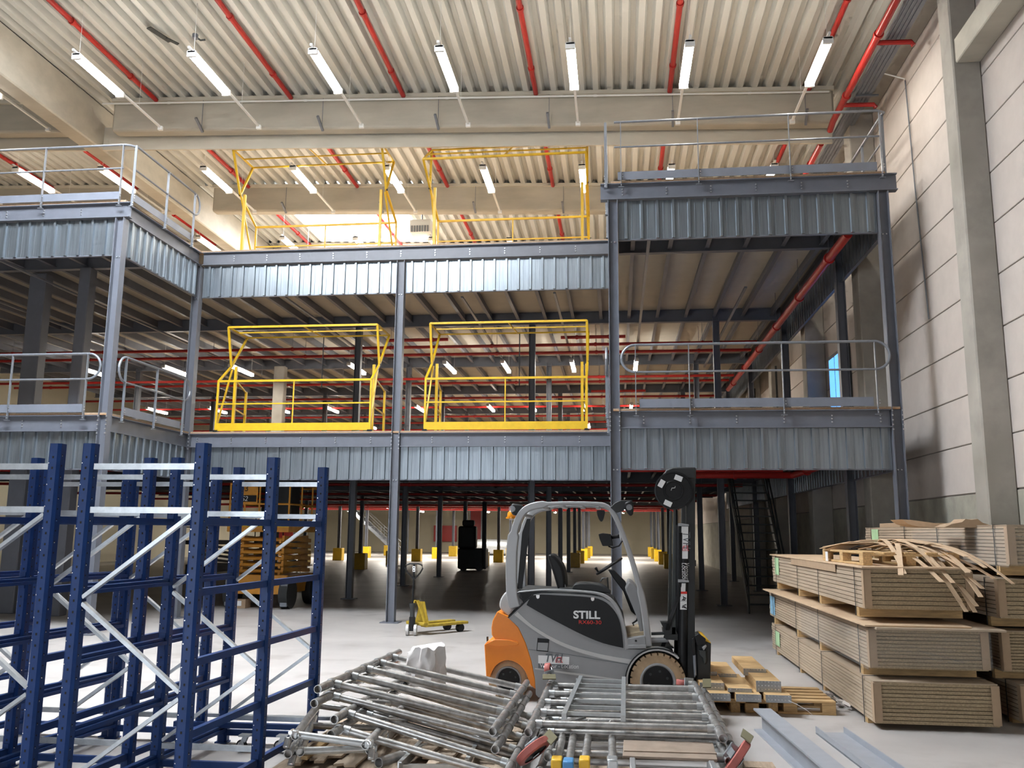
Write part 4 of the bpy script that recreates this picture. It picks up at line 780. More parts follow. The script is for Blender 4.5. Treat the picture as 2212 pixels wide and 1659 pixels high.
# ================================================================== FORKLIFT
FY, FW = 10.42, 1.12                        # near side plane and width
def Fp(cx, cy, Y=None): p = at(1000+cx/3.318, 1000+cy/3.318, Y=FY if Y is None else Y); return p
def P2(pts, Y=None): return [(p.x, p.z) for p in (Fp(a, b, Y) for a, b in pts)]
fk = thing('forklift', 'grey and orange electric forklift truck facing the mast to the right', 'forklift', (-.3, FY+FW/2, 0))
def curve(pts, n=6):                        # Catmull-Rom through 2D points
    out = []; P = [pts[0]]+list(pts)+[pts[-1]]
    for i in range(1, len(P)-2):
        a, b, c, d = P[i-1], P[i], P[i+1], P[i+2]
        for k in range(n):
            t = k/n; out.append(tuple(.5*((2*b[j])+(-a[j]+c[j])*t+(2*a[j]-5*b[j]+4*c[j]-d[j])*t*t+(-a[j]+3*b[j]-3*c[j]+d[j])*t**3) for j in (0, 1)))
    out.append(pts[-1]); return out
arch_r = [(190, 1545), (212, 1485), (258, 1435), (320, 1415), (390, 1438), (445, 1495), (482, 1595)]
cwb = [(245, 1065), (212, 1130), (203, 1180), (205, 1235), (232, 1268), (175, 1278), (152, 1305), (157, 1400), (165, 1535), (178, 1548)]+curve(arch_r, 3)+[(522, 1625), (516, 1545), (491, 1420), (450, 1290), (398, 1180), (330, 1102)]
cw = MB().prism(P2(cwb), FY+.01, FY+FW-.01).build('counterweight', 'orange', fk, bevel=.045, seg=4)
MB().prism(P2([(168, 1385), (185, 1378), (310, 1408), (262, 1432), (210, 1490), (188, 1545), (170, 1535)]), FY+.25, FY+FW-.25).build('counterweight_recess', 'orange', cw)
MB().prism(P2([(230, 1265), (330, 1268), (395, 1285), (400, 1300), (380, 1308), (240, 1312), (160, 1300)]), FY-.006, FY+.02).build('counterweight_shelf', 'orange', cw, bevel=.004)
MB().prism(P2([(236, 1095), (250, 1090), (250, 1140), (232, 1145)]), FY+.1, FY+.25).build('reflector', 'lift_light', cw)
MB().tube([Fp(177, 1280, FY+.5), Fp(175, 1245, FY+.5)], .012, 8).build('tow_pin', 'dark_metal', cw)
arch_f = [(1312, 1338), (1262, 1372), (1215, 1430), (1188, 1510), (1182, 1600), (1186, 1640)]
body = [(322, 1108), (494, 946), (560, 934), (700, 934), (900, 946), (1000, 962), (1060, 1000), (1110, 1060), (1142, 1140), (1160, 1240), (1168, 1334), (1312, 1338)]+curve(arch_f, 3)[1:]+[(1180, 1690), (540, 1682), (522, 1660), (516, 1545), (491, 1420), (450, 1290), (398, 1180)]
ch = MB().prism(P2(body), FY, FY+FW).build('chassis', 'lift_grey', fk, bevel=.012, seg=2)
MB().prism(P2(curve([(456, 1018), (510, 948), (700, 950), (900, 962), (1000, 985), (1070, 1040), (1118, 1120), (1140, 1220), (1150, 1326)], 3)+curve([(1150, 1326), (1000, 1290), (850, 1228), (700, 1152), (560, 1078), (456, 1018)], 3)[1:-1]), FY-.008, FY+.01).build('battery_panel', 'black', ch)
MB().prism(P2(curve([(368, 1088), (500, 1192), (650, 1282), (800, 1346), (1000, 1402), (1205, 1442)], 3)+curve([(1222, 1412), (1000, 1374), (800, 1320), (650, 1256), (500, 1166), (392, 1068)], 3)), FY-.006, FY+.01).build('side_stripe', 'lift_light', ch)
MB().prism(P2([(320, 1105), (500, 942), (506, 948), (328, 1112)]), FY-.006, FY+.004).build('panel_seam', 'black', ch)
MB().prism(P2([(470, 1335), (700, 1362), (1000, 1412), (1180, 1442), (1180, 1446), (1000, 1416), (700, 1366), (470, 1339)]), FY-.002, FY+.004).build('panel_seam', 'label_dark', ch)
MB().prism(P2([(516, 1470), (800, 1505), (1183, 1560), (1183, 1568), (800, 1520), (516, 1478)]), FY-.003, FY+.004).build('lower_crease', 'lift_light', ch)
MB().prism(P2([(535, 1255), (620, 1262), (610, 1355), (527, 1347)]), FY-.003, FY+.01).build('socket_recess', 'black', ch); MB().prism(P2([(538, 1287), (612, 1290), (606, 1347), (533, 1340)]), FY-.006, FY+.01).build('socket_flap', 'lift_grey', ch)
for x, y in ((538, 958), (930, 975)):
    MB().prism(P2([(x-12, y-12), (x+12, y-12), (x+12, y+4), (x+5, y+14), (x-5, y+14), (x-12, y+4)]), FY-.018, FY-.006).build('panel_latch', 'bright_metal', ch)
st = MB().prism(P2([(540, 1378), (762, 1390), (760, 1478), (540, 1470)]), FY-.004, FY+.002).build('sticker', 'white', fk)
MB().prism(P2([(540, 1436), (761, 1446), (760, 1478), (540, 1470)]), FY-.0055, FY-.002).build('sticker_band', 'label_dark', st)
TEXTS = []
def text(body, p, size, mat, parent, name='lettering', rot=(math.pi/2, 0, 0), ext=.0008, shear=0, sx=1, off=.004):
    c = bpy.data.curves.new(name, 'FONT'); c.body = body; c.size = size; c.extrude = ext; c.shear = shear; c.align_x = 'LEFT'; c.materials.append(MATS[mat]); c.offset = off*size*0
    o = bpy.data.objects.new(name, c); COL.objects.link(o); o.parent = parent; o.location = Vector(p)-parent_origin(parent); o.rotation_euler = rot; o.scale.x = sx; TEXTS.append(o); return o
SLOPE = math.radians(-1.6)
R0 = (math.pi/2, -SLOPE*0, 0)
p = Fp(792, 1112); p.y = FY-.0105; o = text('STILL', p, .118, 'white', fk, sx=1.12)
o.data.offset = .004
p = Fp(828, 1152); p.y = FY-.0105; text('RX60-30', p, .058, 'red', fk, sx=1.25)
p = Fp(585, 1424); p.y = FY-.0065; o = text('TVH', p, .125, 'label_dark', fk, shear=.25, sx=.82); o.data.offset = .003
def seated(parent, Y, cx, cy, s, mat='pink_red'):        # small outline emblem beside the letters
    mb = MB(); q = [(-28, 28), (-28, 8), (-18, -18), (18, -18), (12, 10), (-2, 24), (-14, 10), (-12, -14)]
    pts = [Fp(cx+a*s, cy+b*s, Y) for a, b in q]; mb.tube(pts, .0035, 5); pts = [Fp(cx+a*s, cy+b*s, Y) for a, b in ((24, -24), (24, 22), (34, 26))]; mb.tube(pts, .0035, 5); mb.tube([Fp(cx-30*s, cy+30*s, Y), Fp(cx+38*s, cy+30*s, Y)], .002, 5); mb.build('emblem', mat, parent)
seated(fk, FY-.006, 688, 1408, .75)
p = Fp(552, 1466); p.y = FY-.0068; text('Vernour - Location', p, .066, 'white', fk, sx=.86)
# silver pod behind the rear pillar
MB().prism(P2(curve([(340, 905), (290, 938), (258, 1000), (264, 1050), (318, 1102)], 3)+[(372, 1046), (330, 1010), (345, 960)]), FY+.06, FY+FW-.06).build('rear_pod', 'lift_light', fk, bevel=.04, seg=3)
# overhead guard
gp = curve([(372, 1040), (352, 960), (345, 860), (345, 700), (352, 580), (372, 470), (405, 385), (455, 330), (540, 302), (700, 288), (960, 292), (1030, 308), (1075, 350), (1110, 420), (1150, 520), (1200, 660), (1240, 790), (1275, 930), (1305, 1090), (1332, 1320)], 4)
def gw(p): return 80 if p[1] > 500 and p[0] < 500 else (52 if p[0] < 600 else (26 if p[0] < 1060 else (36 if p[1] < 900 else 50)))
def guard_side(Y, t):
    L_, R_ = [], []
    for i, q in enumerate(gp):
        a = gp[max(i-1, 0)]; b = gp[min(i+1, len(gp)-1)]; dx, dy = b[0]-a[0], b[1]-a[1]; l = math.hypot(dx, dy); nx, ny = dy/l, -dx/l; w = gw(q)/2
        L_.append((q[0]+nx*w, q[1]+ny*w)); R_.append((q[0]-nx*w, q[1]-ny*w))
    return MB().prism(P2(L_+R_[::-1], FY), Y, Y+t).build('guard_frame', 'guard_grey', fk, bevel=.014, seg=3)
guard_side(FY+.01, .075); guard_side(FY+FW-.085, .075)
a = Fp(352, 600); 
for cx, cy in ((420, 365), (560, 305), (700, 297), (840, 297), (960, 302)):
    q = Fp(cx, cy); MB().bar((q.x, FY+.05, q.z-.01), (q.x, FY+FW-.05, q.z-.01), .05, .03).build('roof_bar', 'guard_grey', fk)
q = Fp(1105, 420); MB().bar((q.x, FY+.05, q.z), (q.x, FY+FW-.05, q.z), .045, .045).build('front_cross_bar', 'guard_grey', fk)
q0, q1 = Fp(380, 900), Fp(420, 905); MB().prism(P2([(385, 905), (420, 500), (455, 400), (480, 400), (470, 500), (420, 905)]), FY+.06, FY+.09).build('inner_pillar', 'black', fk)
sill = curve([(405, 918), (560, 905), (700, 905), (900, 918), (1010, 938), (1080, 985), (1130, 1060), (1160, 1150), (1180, 1260), (1188, 1330)], 3)
MB().prism(P2(sill+[(a-24, b+14) for a, b in sill[::-1]]), FY-.004, FY+.06).build('door_sill', 'guard_grey', fk, bevel=.01, seg=2)
MB().prism(P2([(1175, 1258), (1305, 1240), (1312, 1300), (1180, 1305)]), FY-.002, FY+.1).build('step_panel', 'lift_grey', fk, bevel=.006); MB().prism(P2([(1180, 1305), (1312, 1300), (1316, 1330), (1175, 1332)]), FY-.008, FY+.1).build('step_edge', 'guard_grey', fk, bevel=.006)
MB().disc(Fp(1240, 1275, FY-.003), (0, 1, 0), .012, .006, 12).build('step_bolt', 'black', fk)
MB().prism(P2([(1170, 1235), (1300, 1215), (1300, 1240), (1172, 1258)]), FY+.1, FY+FW-.1).build('cab_floor', 'tan_floor', fk)
MB().prism(P2([(400, 912), (1000, 945), (1080, 1000), (1150, 1120), (1172, 1245), (500, 1245)]), FY+.07, FY+FW-.07).build('battery_hood', 'black_matt', fk)
MB().prism(P2(curve([(778, 912), (800, 872), (900, 868), (1000, 888), (1062, 942)], 3)), FY+.12, FY+.55).build('hood_cushion', 'black_matt', fk, bevel=.02)
YS = FY+FW/2
s = thing  # seat
seat = MB().prism(P2(curve([(690, 905), (660, 800), (632, 720), (618, 668), (640, 650), (680, 675), (722, 735), (742, 810), (745, 905)], 3), YS), YS-.24, YS+.24).build('seat_backrest', 'black', fk, bevel=.05, seg=3)
MB().prism(P2([(685, 905), (700, 880), (930, 890), (960, 920), (940, 940), (690, 940)], YS), YS-.25, YS+.25).build('seat_cushion', 'black_matt', fk, bevel=.04, seg=3); MB().disc(Fp(712, 885, YS-.2), (0, 1, 0), .045, .06, 12).build('seat_pivot', 'lift_grey', fk)
MB().prism(P2([(1040, 765), (1080, 765), (1165, 850), (1205, 960), (1255, 1070), (1240, 1092), (1205, 1060), (1150, 920), (1075, 820)], YS), YS-.07, YS+.07).build('steering_column', 'black', fk, bevel=.01)
c = Fp(1048, 740, YS); ax = (Fp(1105, 830, YS)-c).normalized(); mb = MB(); q = Vector((0, 1, 0)); w_ = ax.cross(q)
mb.tube([c+(q*math.cos(k*math.pi/12)+w_*math.sin(k*math.pi/12))*.175 for k in range(25)], .016, 8, cap=False)
for k in range(3): mb.bar(c, c+(q*math.cos(k*2.094)+w_*math.sin(k*2.094))*.17, .03, .012)
mb.build('steering_wheel', 'black', fk, True); kp = c+(w_*-1)*.15*(1 if w_.x > 0 else -1); MB().tube([kp, kp-ax*.05], .012, 8).build('steering_knob', 'black', fk); MB().lathe(kp-ax*.06, -ax, [(-.015, .012), (0, .02), (.015, .012)], 10).build('steering_knob_ball', 'black', fk, True)
MB().prism(P2([(1160, 890), (1185, 835), (1215, 850), (1252, 890), (1268, 1000), (1285, 1150), (1288, 1215), (1270, 1215), (1240, 1080), (1190, 960)], YS), FY+.15, FY+FW-.15).build('dashboard_cowl', 'lift_grey', fk, bevel=.02)
MB().tube([Fp(1225, 1165, YS-.2), Fp(1215, 1150, YS-.2), Fp(1245, 1130, YS-.2), Fp(1260, 1090, YS-.2)], .012, 6).build('pedal_arm', 'black', fk); MB().tube([Fp(985, 850, YS+.3), Fp(1000, 828, YS+.3), Fp(1035, 822, YS+.3), Fp(1045, 940, YS+.3)], .011, 6).build('control_lever', 'dark_metal', fk, True)
def wheel(cx, cy, rr, Y, width, label_r):
    c = Fp(cx, cy, FY); R = rr/3.318/1900*FY*1.0; c.y = Y+width/2; t_ = MB()
    wt = t_.lathe(c, (0, 1, 0), [(-width/2, R*.62), (-width/2+.004, R*.80), (-width/2+.02, R*.93), (-width*.3, R*.965), (width*.3, R*.965), (width/2-.02, R*.93), (width/2, R*.62)], 48, False).build('tyre', 'tyre', fk, True)
    mb = MB()
    for k in range(26):
        a = 2*math.pi*k/26; d = Vector((math.cos(a), 0, math.sin(a))); tng = Vector((-math.sin(a), 0, math.cos(a)))
        mb.bar(c+d*R*.955-Vector((0, width/2-.012, 0))-tng*R*.008, c+d*R*.955-Vector((0, .01, 0))+tng*R*.02, R*.175, R*.10, upv=d)
    mb.build('tread_lugs', 'tyre', wt)
    MB().lathe(c-Vector((0, width/2+.002, 0)), (0, 1, 0), [(.004, R*.66), (-.006, R*.645), (-.008, R*.60), (.01, R*.56), (.05, R*.54)], 36, False).build('rim', 'lift_grey', wt, True)
    MB().lathe(c-Vector((0, width/2-.02, 0)), (0, 1, 0), [(.02, R*.1), (.022, R*.55), (.04, R*.56)], 32).build('wheel_disc', 'black', wt, True)
    mb = MB()
    for k in range(6): a = 2*math.pi*(k+.3)/6; mb.disc(c+Vector((math.cos(a)*R*.36, -width/2+.036, math.sin(a)*R*.36)), (0, 1, 0), R*.05, .016, 8)
    mb.build('wheel_nuts', 'dark_metal', wt)
    return c, R
fc, FRr = wheel(1398, 1567, 186, FY-.02, .22, 0); wheel(1398, 1567, 186, FY+FW-.2, .22, 0)
rc, RRr = wheel(320, 1562, 141, FY+.07, .17, 0); wheel(320, 1562, 141, FY+FW-.25, .17, 0)
# put the truck on the floor: wheels define the contact
for Y0 in (FY-.03, FY+FW-.24):
    mb = MB(); n = 16; vs = []
    for k in range(n+1):
        a = math.radians(208-k*(208-48)/n)
        for R, y in ((FRr*1.10, Y0), (FRr*1.16, Y0), (FRr*1.16, Y0+.27), (FRr*1.10, Y0+.27)): vs.append((fc.x+math.cos(a)*R, y, fc.z+math.sin(a)*R))
    mb.add(vs, [(k*4+j, k*4+(j+1) % 4, k*4+4+(j+1) % 4, k*4+4+j) for k in range(n) for j in range(4)]+[(0, 1, 2, 3), tuple(n*4+i for i in (3, 2, 1, 0))]); mb.build('fender', 'lift_light', fk, True)
    mb = MB(); vs = []
    for k in range(n+1):
        a = math.radians(212-k*(212-60)/n)
        for R, y in ((FRr*1.16, Y0-.006), (FRr*1.20, Y0-.006), (FRr*1.20, Y0+.03), (FRr*1.16, Y0+.03)): vs.append((fc.x+math.cos(a)*R, y, fc.z+math.sin(a)*R))
    mb.add(vs, [(k*4+j, k*4+(j+1) % 4, k*4+4+(j+1) % 4, k*4+4+j) for k in range(n) for j in range(4)]+[(0, 1, 2, 3), tuple(n*4+i for i in (3, 2, 1, 0))]); mb.build('fender_lip', 'black', fk, True)
MB().box(fc.x-.1, fc.x+.1, FY+.05, FY+FW-.05, fc.z-.1, fc.z+.1).build('front_axle', 'black_matt', fk)
mb = MB().prism(P2([(1190, 1500), (1300, 1380), (1500, 1330), (1540, 1420), (1500, 1620), (1190, 1660)]), FY+.24, FY+FW-.24).build('front_block', 'black_matt', fk)
# mast
YM0, YM1 = FY+.12, FY+FW-.24
for i, Y0 in enumerate((YM0, YM1)):
    m1 = Fp(1540, 30); m2 = Fp(1665, 1640)
    MB().prism(P2([(1608, 30), (1672, 30), (1668, 1640), (1604, 1640)]), Y0, Y0+.12).build('mast_rail', 'black_matt', fk, bevel=.005, seg=1)
    MB().prism(P2([(1516, 330), (1532, 330), (1530, 1260), (1500, 1260)]), Y0, Y0+.1).build('mast_inner_rail', 'dark_metal', fk, bevel=.003, seg=1)
    a, b = Fp(1590, 440), Fp(1580, 1600); yc = Y0+.02
    MB().tube([(a.x, yc, a.z), (b.x, yc, b.z)], .058 if i == 0 else .05, 16).build('lift_cylinder', 'black', fk, True)
for cy, h in ((45, 60), (700, 40), (1250, 50), (1590, 60)):
    a = Fp(1640, cy); MB().box(a.x-.05, a.x+.06, YM0+.02, YM1+.1, a.z-h/3.318/1900*FY, a.z).build('mast_tie', 'black_matt', fk)
a = Fp(1525, 60); MB().prism(P2([(1438, 80), (1460, 45), (1510, 26), (1675, 26), (1675, 110), (1440, 100)]), YM0-.02, YM1+.12).build('mast_head', 'black_matt', fk, bevel=.015)
c = Fp(1510, 198, YM0-.05); MB().lathe(c, (0, 1, 0), [(.12, .1), (.12, .20), (.0, .222), (-.012, .222), (-.014, .205), (-.004, .2), (-.004, .12), (-.012, .112), (-.012, .1), (-.002, .095), (-.002, .02)], 40).build('hose_reel', 'black', fk, True)
for a_, r_ in ((math.radians(68), .155), (math.radians(150), .16), (math.radians(-115), .165)):
    d = Vector((math.cos(a_), 0, math.sin(a_))); tn = Vector((-d.z, 0, d.x)); q = c+d*r_+Vector((0, -.012, 0)); MB().bar(q-tn*.045, q+tn*.045, .06, .012, upv=(0, 1, 0)).build('reel_label', 'white', fk)
MB().tube([c+Vector((-.03, -.014, .0)), c+Vector((-.02, -.014, .028)), c+Vector((.015, -.014, .03)), c+Vector((.02, -.014, .05))], .004, 6).build('reel_mark', 'lift_light', fk)
YST = YM0-.042
def st2(pts, mat, name, dy=0, t=.004): return MB().prism(P2(pts), YST-dy-t, YST-dy).build(name, mat, fk)
sl = st2([(1570, 455), (1619, 455), (1616, 688), (1568, 688)], 'white', 'mast_sticker'); st2([(1566, 865), (1600, 865), (1598, 925), (1566, 925)], 'white', 'mast_plate')
st2([(1561, 925), (1610, 925), (1608, 1055), (1560, 1055)], 'white', 'warning_sign'); st2([(1561, 925), (1610, 925), (1610, 942), (1561, 942)], 'red', 'warning_band', .001)
for pts in ([(1580, 955), (1583, 975), (1570, 985)], [(1583, 965), (1600, 970)], [(1580, 985), (1595, 978)], [(1600, 1015), (1575, 1025), (1590, 1040)], [(1570, 1035), (1590, 1030), (1602, 1045)]): mb = MB(); mb.tube([Fp(a, b, YST-.006) for a, b in pts], .006, 5); mb.build('warning_figure', 'black', fk)
st2([(1560, 992), (1609, 992), (1609, 994), (1560, 994)], 'label_dark', 'warning_line', .001)
def vtext(body, cx, cy, size, mat, sx=1): p = Fp(cx, cy); p.y = YST-.006; return text(body, p, size, mat, fk, rot=(math.pi/2, math.pi/2, 0), sx=sx, shear=.1)
vtext('TVH', 1578, 490, .125, 'label_dark', .82); seated(fk, YST-.006, 1594, 608, .7); vtext('Location', 1572, 715, .075, 'white', .82); vtext('Vernour', 1594, 716, .07, 'lift_light', .82)
for cy in (440, 845): st2([(1545, cy-8), (1570, cy-8), (1622, cy), (1622, cy+12), (1545, cy+12)], 'zinc', 'hose_clamp', -.02, .05)
for k, o_ in enumerate((0, 9, 18)): MB().tube([Fp(1556+o_*.6, 500, YST), Fp(1552+o_*.6, 860, YST), Fp(1538+o_, 950, YST), Fp(1500+o_, 1060, YST), Fp(1466+o_, 1150, YST), Fp(1448+o_, 1240, YST+.1), Fp(1425+o_, 1310, YST+.2)], .011, 7).build('hydraulic_hose', 'black', fk, True)
for cy, r_, m_ in ((1220, .018, 'dark_metal'), (1268, .028, 'lift_grey')): MB().tube([Fp(1350, cy+4, FY+.2), Fp(1470, cy, FY+.2)], r_, 10).build('tilt_cylinder', m_, fk, True)
MB().prism(P2([(1420, 1150), (1500, 1150), (1500, 1185), (1530, 1185), (1530, 1280), (1455, 1270), (1440, 1190)]), FY+.12, FY+.3).build('valve_block', 'black_matt', fk); MB().prism(P2([(1455, 1240), (1545, 1235), (1545, 1280), (1460, 1275)]), YM0-.01, YM1+.1).build('mast_bracket', 'black_matt', fk)
MB().prism(P2([(1676, 1295), (1742, 1280), (1782, 1296), (1776, 1640), (1690, 1640)]), FY+.05, FY+FW-.05).build('fork_carriage', 'black_matt', fk, bevel=.008, seg=1); MB().prism(P2([(1742, 1276), (1778, 1290), (1782, 1296), (1742, 1282)]), FY+.05, FY+FW-.05).build('carriage_edge', 'yellow_plastic', fk)
for pts, m_ in (([(1660, 1240), (1690, 1222), (1740, 1260), (1736, 1300), (1680, 1310)], 'black'), ([(1712, 1320), (1742, 1300), (1748, 1316), (1725, 1345)], 'lift_grey'), ([(1690, 1340), (1740, 1345), (1745, 1420), (1730, 1445), (1722, 1400), (1700, 1380)], 'dark_metal'), ([(1650, 1380), (1668, 1370), (1674, 1520), (1660, 1540)], 'rail'), ([(1640, 1260), (1660, 1250), (1668, 1380), (1645, 1380)], 'black')): MB().prism(P2(pts), FY-.01, FY+.06).build('carriage_fitting', m_, fk, bevel=.006)
for y in (FY+.22, FY+FW-.36): 
    z0 = Fp(1700, 1680).z; MB().box(Fp(1750, 1600).x, Fp(1785, 1600).x, y, y+.12, .03, .62).build('fork_heel', 'black_matt', fk); MB().prism([(Fp(1760, 1600).x, .03), (Fp(1760, 1600).x+1.1, .045), (Fp(1760, 1600).x+1.1, .055), (Fp(1760, 1600).x, .075)], y, y+.12).build('fork_tine', 'black_matt', fk)
# lamps, mirror, terminal
def fprism(pts, y0, y1, mat, name, bevel=.008): return MB().prism(P2(pts), y0, y1).build(name, mat, fk, bevel=bevel, seg=2)
fprism([(1055, 318), (1090, 285), (1130, 268), (1220, 268), (1175, 310), (1150, 345), (1100, 358)], FY-.02, FY+.0, 'black_matt', 'lamp_bracket'); fprism([(1158, 285), (1205, 268), (1222, 290), (1222, 370), (1198, 384), (1160, 335)], FY-.06, FY+.08, 'black', 'work_lamp', .02); MB().disc(Fp(1192, 318, FY-.062), (0, 1, 0), .035, .01, 16).build('work_lamp_lens', 'clear', fk)
fprism([(340, 300), (360, 288), (420, 300), (436, 325), (400, 372), (360, 378), (338, 350)], FY+.02, FY+.14, 'black', 'rear_lamp', .02); MB().disc(Fp(352, 330, FY+.02), (.3, 1, 0), .04, .02, 14).build('rear_lamp_lens', 'clear', fk)
q = Fp(352, 400, FY+.3); MB().lathe(q, (0, 0, 1), [(0, .075), (.02, .075), (.02, .06), (.07, .055), (.10, .03)], 18).build('warning_beacon', 'beacon', fk, True); MB().bar(q+Vector((-.03, 0, -.01)), q+Vector((.12, 0, -.01)), .06, .015).build('beacon_bracket', 'lift_light', fk)
MB().prism(P2(curve([(955, 335), (1012, 335), (1012, 370), (1000, 410), (985, 418), (968, 395), (957, 360), (955, 335)], 2)), FY+.3, FY+.33).build('interior_mirror', 'black', fk)
tm = fprism([(970, 510), (1000, 503), (1060, 510), (1075, 596), (1000, 596), (978, 545)], FY+.10, FY+.34, 'black', 'terminal_box'); MB().tube([Fp(1050, 535, FY+.2), Fp(1120, 525, FY+.08)], .022, 10).build('terminal_arm', 'black', fk, True); MB().tube([Fp(1045, 598, FY+.2), Fp(1075, 610, FY+.15), Fp(1120, 595, FY+.1), Fp(1142, 560, FY+.06)], .008, 6).build('terminal_cable', 'black', fk, True); fprism([(1118, 498), (1128, 498), (1136, 530), (1130, 560), (1122, 530)], FY+.02, FY+.06, 'lift_light', 'terminal_clamp', .003)
# ================================================================== PALLET TRUCK
b = at(890, 1372, Z=0); pt = thing('pallet_truck', 'old yellow hand pallet truck standing beside the middle column', 'pallet truck', (b.x, b.y, 0)); bx, by = b.x, b.y
def Q(x, y, z): return Vector((bx+x, by+y, z))
fd = Vector((.62, .78, 0)); fs_ = Vector((.78, -.62, 0))
for s in (-1, 1):
    a = Q(0, .1, .17)+fs_*s*.19; MB().bar(a+fd*.08, a+fd*1.15, .16, .05).build('fork', 'yellow_old', pt, bevel=.01); e = a+fd*1.0; MB().disc((e.x, e.y, .075), fs_, .075, .09, 16).build('load_roller', 'black', pt, True)
    MB().bar(Q(0, .1, .19)+fs_*s*.24+fd*.1, Q(0, .1, .62)+fs_*s*.03+fd*.06, .05, .035).build('frame_leg', 'yellow_old', pt)
    MB().disc(Q(s*.075, -.06, .1), (1, .1, 0), .1, .05, 20).build('steer_wheel', 'lift_light', pt, True)
MB().bar(Q(0, .1, .2)-fs_*.27+fd*.08, Q(0, .1, .2)+fs_*.27+fd*.08, .1, .06).build('cross_head', 'yellow_old', pt, bevel=.01); MB().prism([(-.2, .2), (.2, .2), (.06, .6), (-.06, .6)], 0, .02, 'Y').build('back_plate', 'yellow_old', None)
bp = bpy.context.scene.collection.objects[-1]; bp.parent = pt; bp.location = fd*.22; bp.rotation_euler.z = math.atan2(fs_.y, fs_.x)
MB().lathe(Q(0, -.02, .16), (0, 0, 1), [(0, .06), (.16, .06), (.18, .045), (.34, .045), (.36, .06), (.42, .06)], 16).build('hydraulic_pump', 'dark_metal', pt, True); MB().bar(Q(0, -.06, .08), Q(0, -.06, .34), .07, .07).build('wheel_yoke', 'black', pt)
MB().tube([Q(.0, -.03, .5), Q(.02, -.06, 1.15)], .02, 10).build('tiller', 'black', pt, True)
hp = [Q(.02, -.06, 1.02), Q(-.10, -.06, 1.14), Q(-.15, -.06, 1.22), Q(-.13, -.06, 1.28), Q(-.07, -.06, 1.305), Q(.11, -.06, 1.305), Q(.17, -.06, 1.28), Q(.185, -.06, 1.22), Q(.14, -.06, 1.14), Q(.02, -.06, 1.02)]
MB().tube(hp, .014, 8).build('handle_loop', 'black', pt, True); MB().bar(Q(.02, -.06, 1.1), Q(.02, -.06, 1.29), .03, .03).build('handle_stem', 'black', pt); MB().box(bx-.005, bx+.045, by-.08, by-.076, 1.16, 1.26).build('tag', 'white', pt)
for z in (1.235, 1.185): MB().disc((bx+.02, by-.081, z), (0, 1, 0), .012, .003, 10).build('tag_mark', 'black', pt)
# ================================================================== SCISSOR LIFT
sl = thing('scissor_lift', 'orange scissor lift with folded platform parked behind the blue racks', 'scissor lift', (-8.7, 22.2, 0))
X0, X1, Y0, Y1 = -9.65, -8.05, 21.3, 23.6
def B(x0, x1, y0, y1, z0, z1, n, m_='lift_orange', bv=.01): return MB().box(x0, x1, y0, y1, z0, z1).build(n, m_, sl, bevel=bv, seg=1)
B(X0+.1, X1-.1, Y0, Y1, .35, .78, 'chassis_box'); B(X0+.02, X1-.02, Y0-.02, Y0+.06, .62, .82, 'front_plate')
for x in (X0, X1-.18):
    for y in (Y0+.25, Y1-.4): MB().disc((x+.1, y, .36), (1, 0, 0), .36, .22, 22).build('wheel', 'black_matt', sl, True)
    B(x+.02, x+.2, Y0-.05, Y0+.02, .06, .72, 'outrigger_pad', 'rail')
for k in range(6):
    z = .86+k*.155
    for s in (-1, 1):
        xx = X0+.25 if s < 0 else X1-.3
        MB().bar((xx, Y0+.15, z), (xx, Y1-.2, z+.09), .06, .1).build('scissor_arm', 'lift_orange', sl); MB().bar((xx+.08, Y1-.2, z), (xx+.08, Y0+.15, z+.09), .06, .1).build('scissor_arm', 'lift_orange', sl)
    MB().tube([(X0+.2, Y0+.2, z+.04), (X1-.2, Y0+.2, z+.04)], .045, 10).build('cross_tube', 'lift_orange', sl, True)
B(X0, X1, Y0-.1, Y1+.3, 1.86, 2.10, 'platform_tray'); B(X0+.02, X1+.0, Y0-.105, Y0-.1, 1.98, 2.10, 'hazard_band', 'yellow', 0)
for k in range(7): MB().prism([(X0+.1+k*.22, 2.0), (X0+.19+k*.22, 2.0), (X0+.14+k*.22, 2.09), (X0+.05+k*.22, 2.09)], Y0-.11, Y0-.105).build('hazard_stripe', 'black', sl)
for h in (2.55, 3.05):
    mb = MB()
    for pth in ([(X0+.03, Y0-.07, h), (X1-.03, Y0-.07, h)], [(X0+.03, Y1+.25, h), (X1-.03, Y1+.25, h)], [(X0+.03, Y0-.07, h), (X0+.03, Y1+.25, h)], [(X1-.03, Y0-.07, h), (X1-.03, Y1+.25, h)]): mb.tube(pth, .024, 8)
    mb.build('platform_rail', 'lift_orange', sl, True)
for x, y in ((X0+.03, Y0-.07), (X0+.42, Y0-.07), (X0+.8, Y0-.07), (X1-.45, Y0-.07), (X1-.03, Y0-.07), (X0+.03, Y1+.25), (X1-.03, Y1+.25), (X1-.03, Y0+.8), (X1-.03, Y0+1.6)): MB().tube([(x, y, 2.1), (x, y, 3.05)], .024, 8).build('rail_post', 'lift_orange', sl, True)
B(X0+.25, X0+.75, Y0-.10, Y0-.06, 2.55, 3.1, 'number_panel'); B(X0+.30, X0+.72, Y0-.108, Y0-.10, 2.60, 2.76, 'logo_plate', 'black', 0); B(X1-.68, X1-.30, Y0-.11, Y0-.10, 1.9, 2.07, 'logo_plate', 'black', 0)
text('43', (X0+.29, Y0-.104, 2.86), .22, 'black', sl); text('S2', (X0+.34, Y0-.112, 2.62), .17, 'white', sl, shear=.2); text('SNT', (X1-.66, Y0-.113, 1.92), .17, 'white', sl, shear=.2)
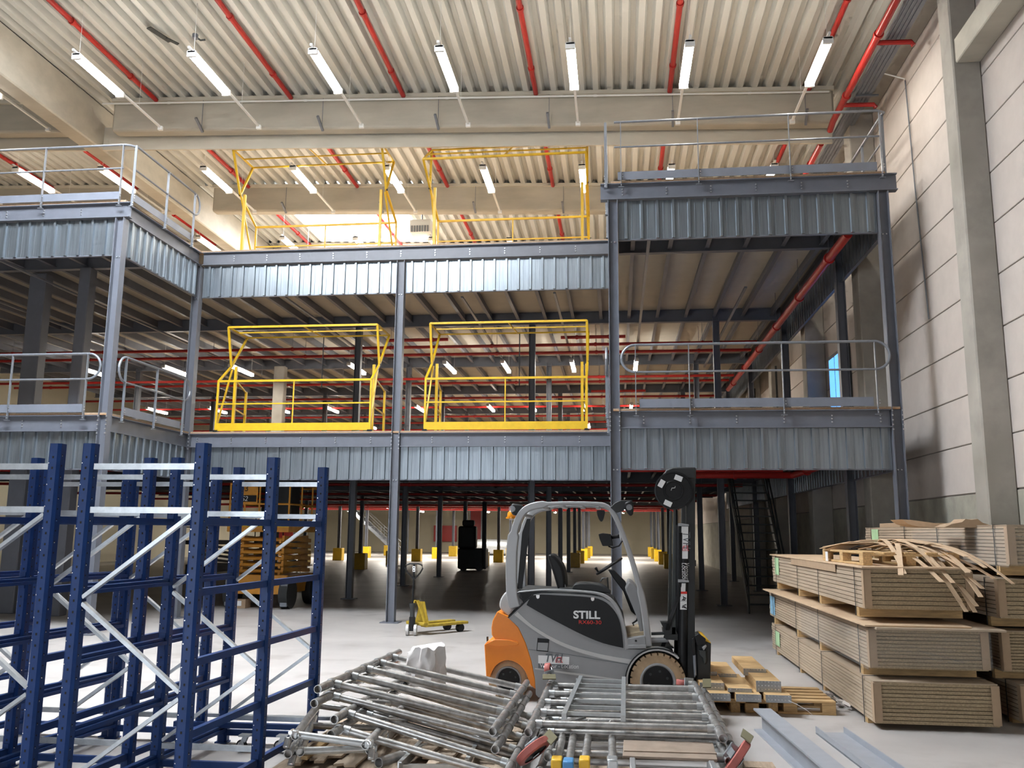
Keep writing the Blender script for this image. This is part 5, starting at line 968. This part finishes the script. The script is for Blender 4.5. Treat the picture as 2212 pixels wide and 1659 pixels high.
B(X0+.9, X1-.25, Y0+.6, Y0+1.3, 2.1, 3.35, 'control_box', 'black_matt', .05); MB().lathe((X1-.75, Y0+.4, 3.32), (0, 0, 1), [(0, .05), (.1, .08), (.16, .05)], 10).build('tool_bag', 'lift_light', sl, True)
c = at(519, 1314, Z=0); cb = thing('cardboard_box', 'small cardboard box with white label in front of the scissor lift', 'box', (c.x, c.y, 0)); MB().box(c.x-.13, c.x+.13, c.y-.02, c.y+.3, 0, .22).build('carton', 'cardboard', cb); MB().box(c.x-.1, c.x+.03, c.y-.024, c.y-.02, .06, .18).build('shipping_label', 'white', cb)
# dark machines in the unlit background
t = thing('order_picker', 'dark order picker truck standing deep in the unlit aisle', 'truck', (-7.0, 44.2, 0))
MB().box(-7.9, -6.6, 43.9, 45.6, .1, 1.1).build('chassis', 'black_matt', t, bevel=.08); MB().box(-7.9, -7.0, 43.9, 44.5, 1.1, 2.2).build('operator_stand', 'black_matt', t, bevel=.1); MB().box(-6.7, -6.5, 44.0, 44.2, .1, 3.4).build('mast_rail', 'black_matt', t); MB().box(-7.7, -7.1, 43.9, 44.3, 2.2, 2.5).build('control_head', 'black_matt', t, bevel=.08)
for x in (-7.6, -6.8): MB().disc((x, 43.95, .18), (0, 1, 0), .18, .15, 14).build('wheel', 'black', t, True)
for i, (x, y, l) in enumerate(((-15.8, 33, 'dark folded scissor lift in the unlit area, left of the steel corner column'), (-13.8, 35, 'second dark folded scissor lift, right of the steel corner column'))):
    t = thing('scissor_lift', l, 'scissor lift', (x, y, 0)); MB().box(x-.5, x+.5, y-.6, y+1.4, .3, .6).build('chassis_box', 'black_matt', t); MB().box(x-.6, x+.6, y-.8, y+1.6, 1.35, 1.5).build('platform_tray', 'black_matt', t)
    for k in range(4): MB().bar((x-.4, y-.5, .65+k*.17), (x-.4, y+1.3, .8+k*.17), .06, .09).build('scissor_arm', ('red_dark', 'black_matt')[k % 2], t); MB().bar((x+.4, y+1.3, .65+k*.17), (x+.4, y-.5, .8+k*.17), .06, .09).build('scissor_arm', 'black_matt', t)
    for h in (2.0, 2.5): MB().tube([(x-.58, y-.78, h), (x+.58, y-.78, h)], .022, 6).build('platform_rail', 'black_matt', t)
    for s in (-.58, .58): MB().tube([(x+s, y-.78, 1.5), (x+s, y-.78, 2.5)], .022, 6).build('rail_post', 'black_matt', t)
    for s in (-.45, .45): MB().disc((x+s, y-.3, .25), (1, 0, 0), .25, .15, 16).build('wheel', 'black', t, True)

# lettering becomes plain mesh
dg = bpy.context.evaluated_depsgraph_get()
for o in TEXTS:
    me = bpy.data.meshes.new_from_object(o.evaluated_get(dg)); n_ = bpy.data.objects.new('lettering', me); COL.objects.link(n_)
    n_.parent = o.parent; n_.location = o.location; n_.rotation_euler = o.rotation_euler; n_.scale = o.scale
    bpy.data.objects.remove(o)
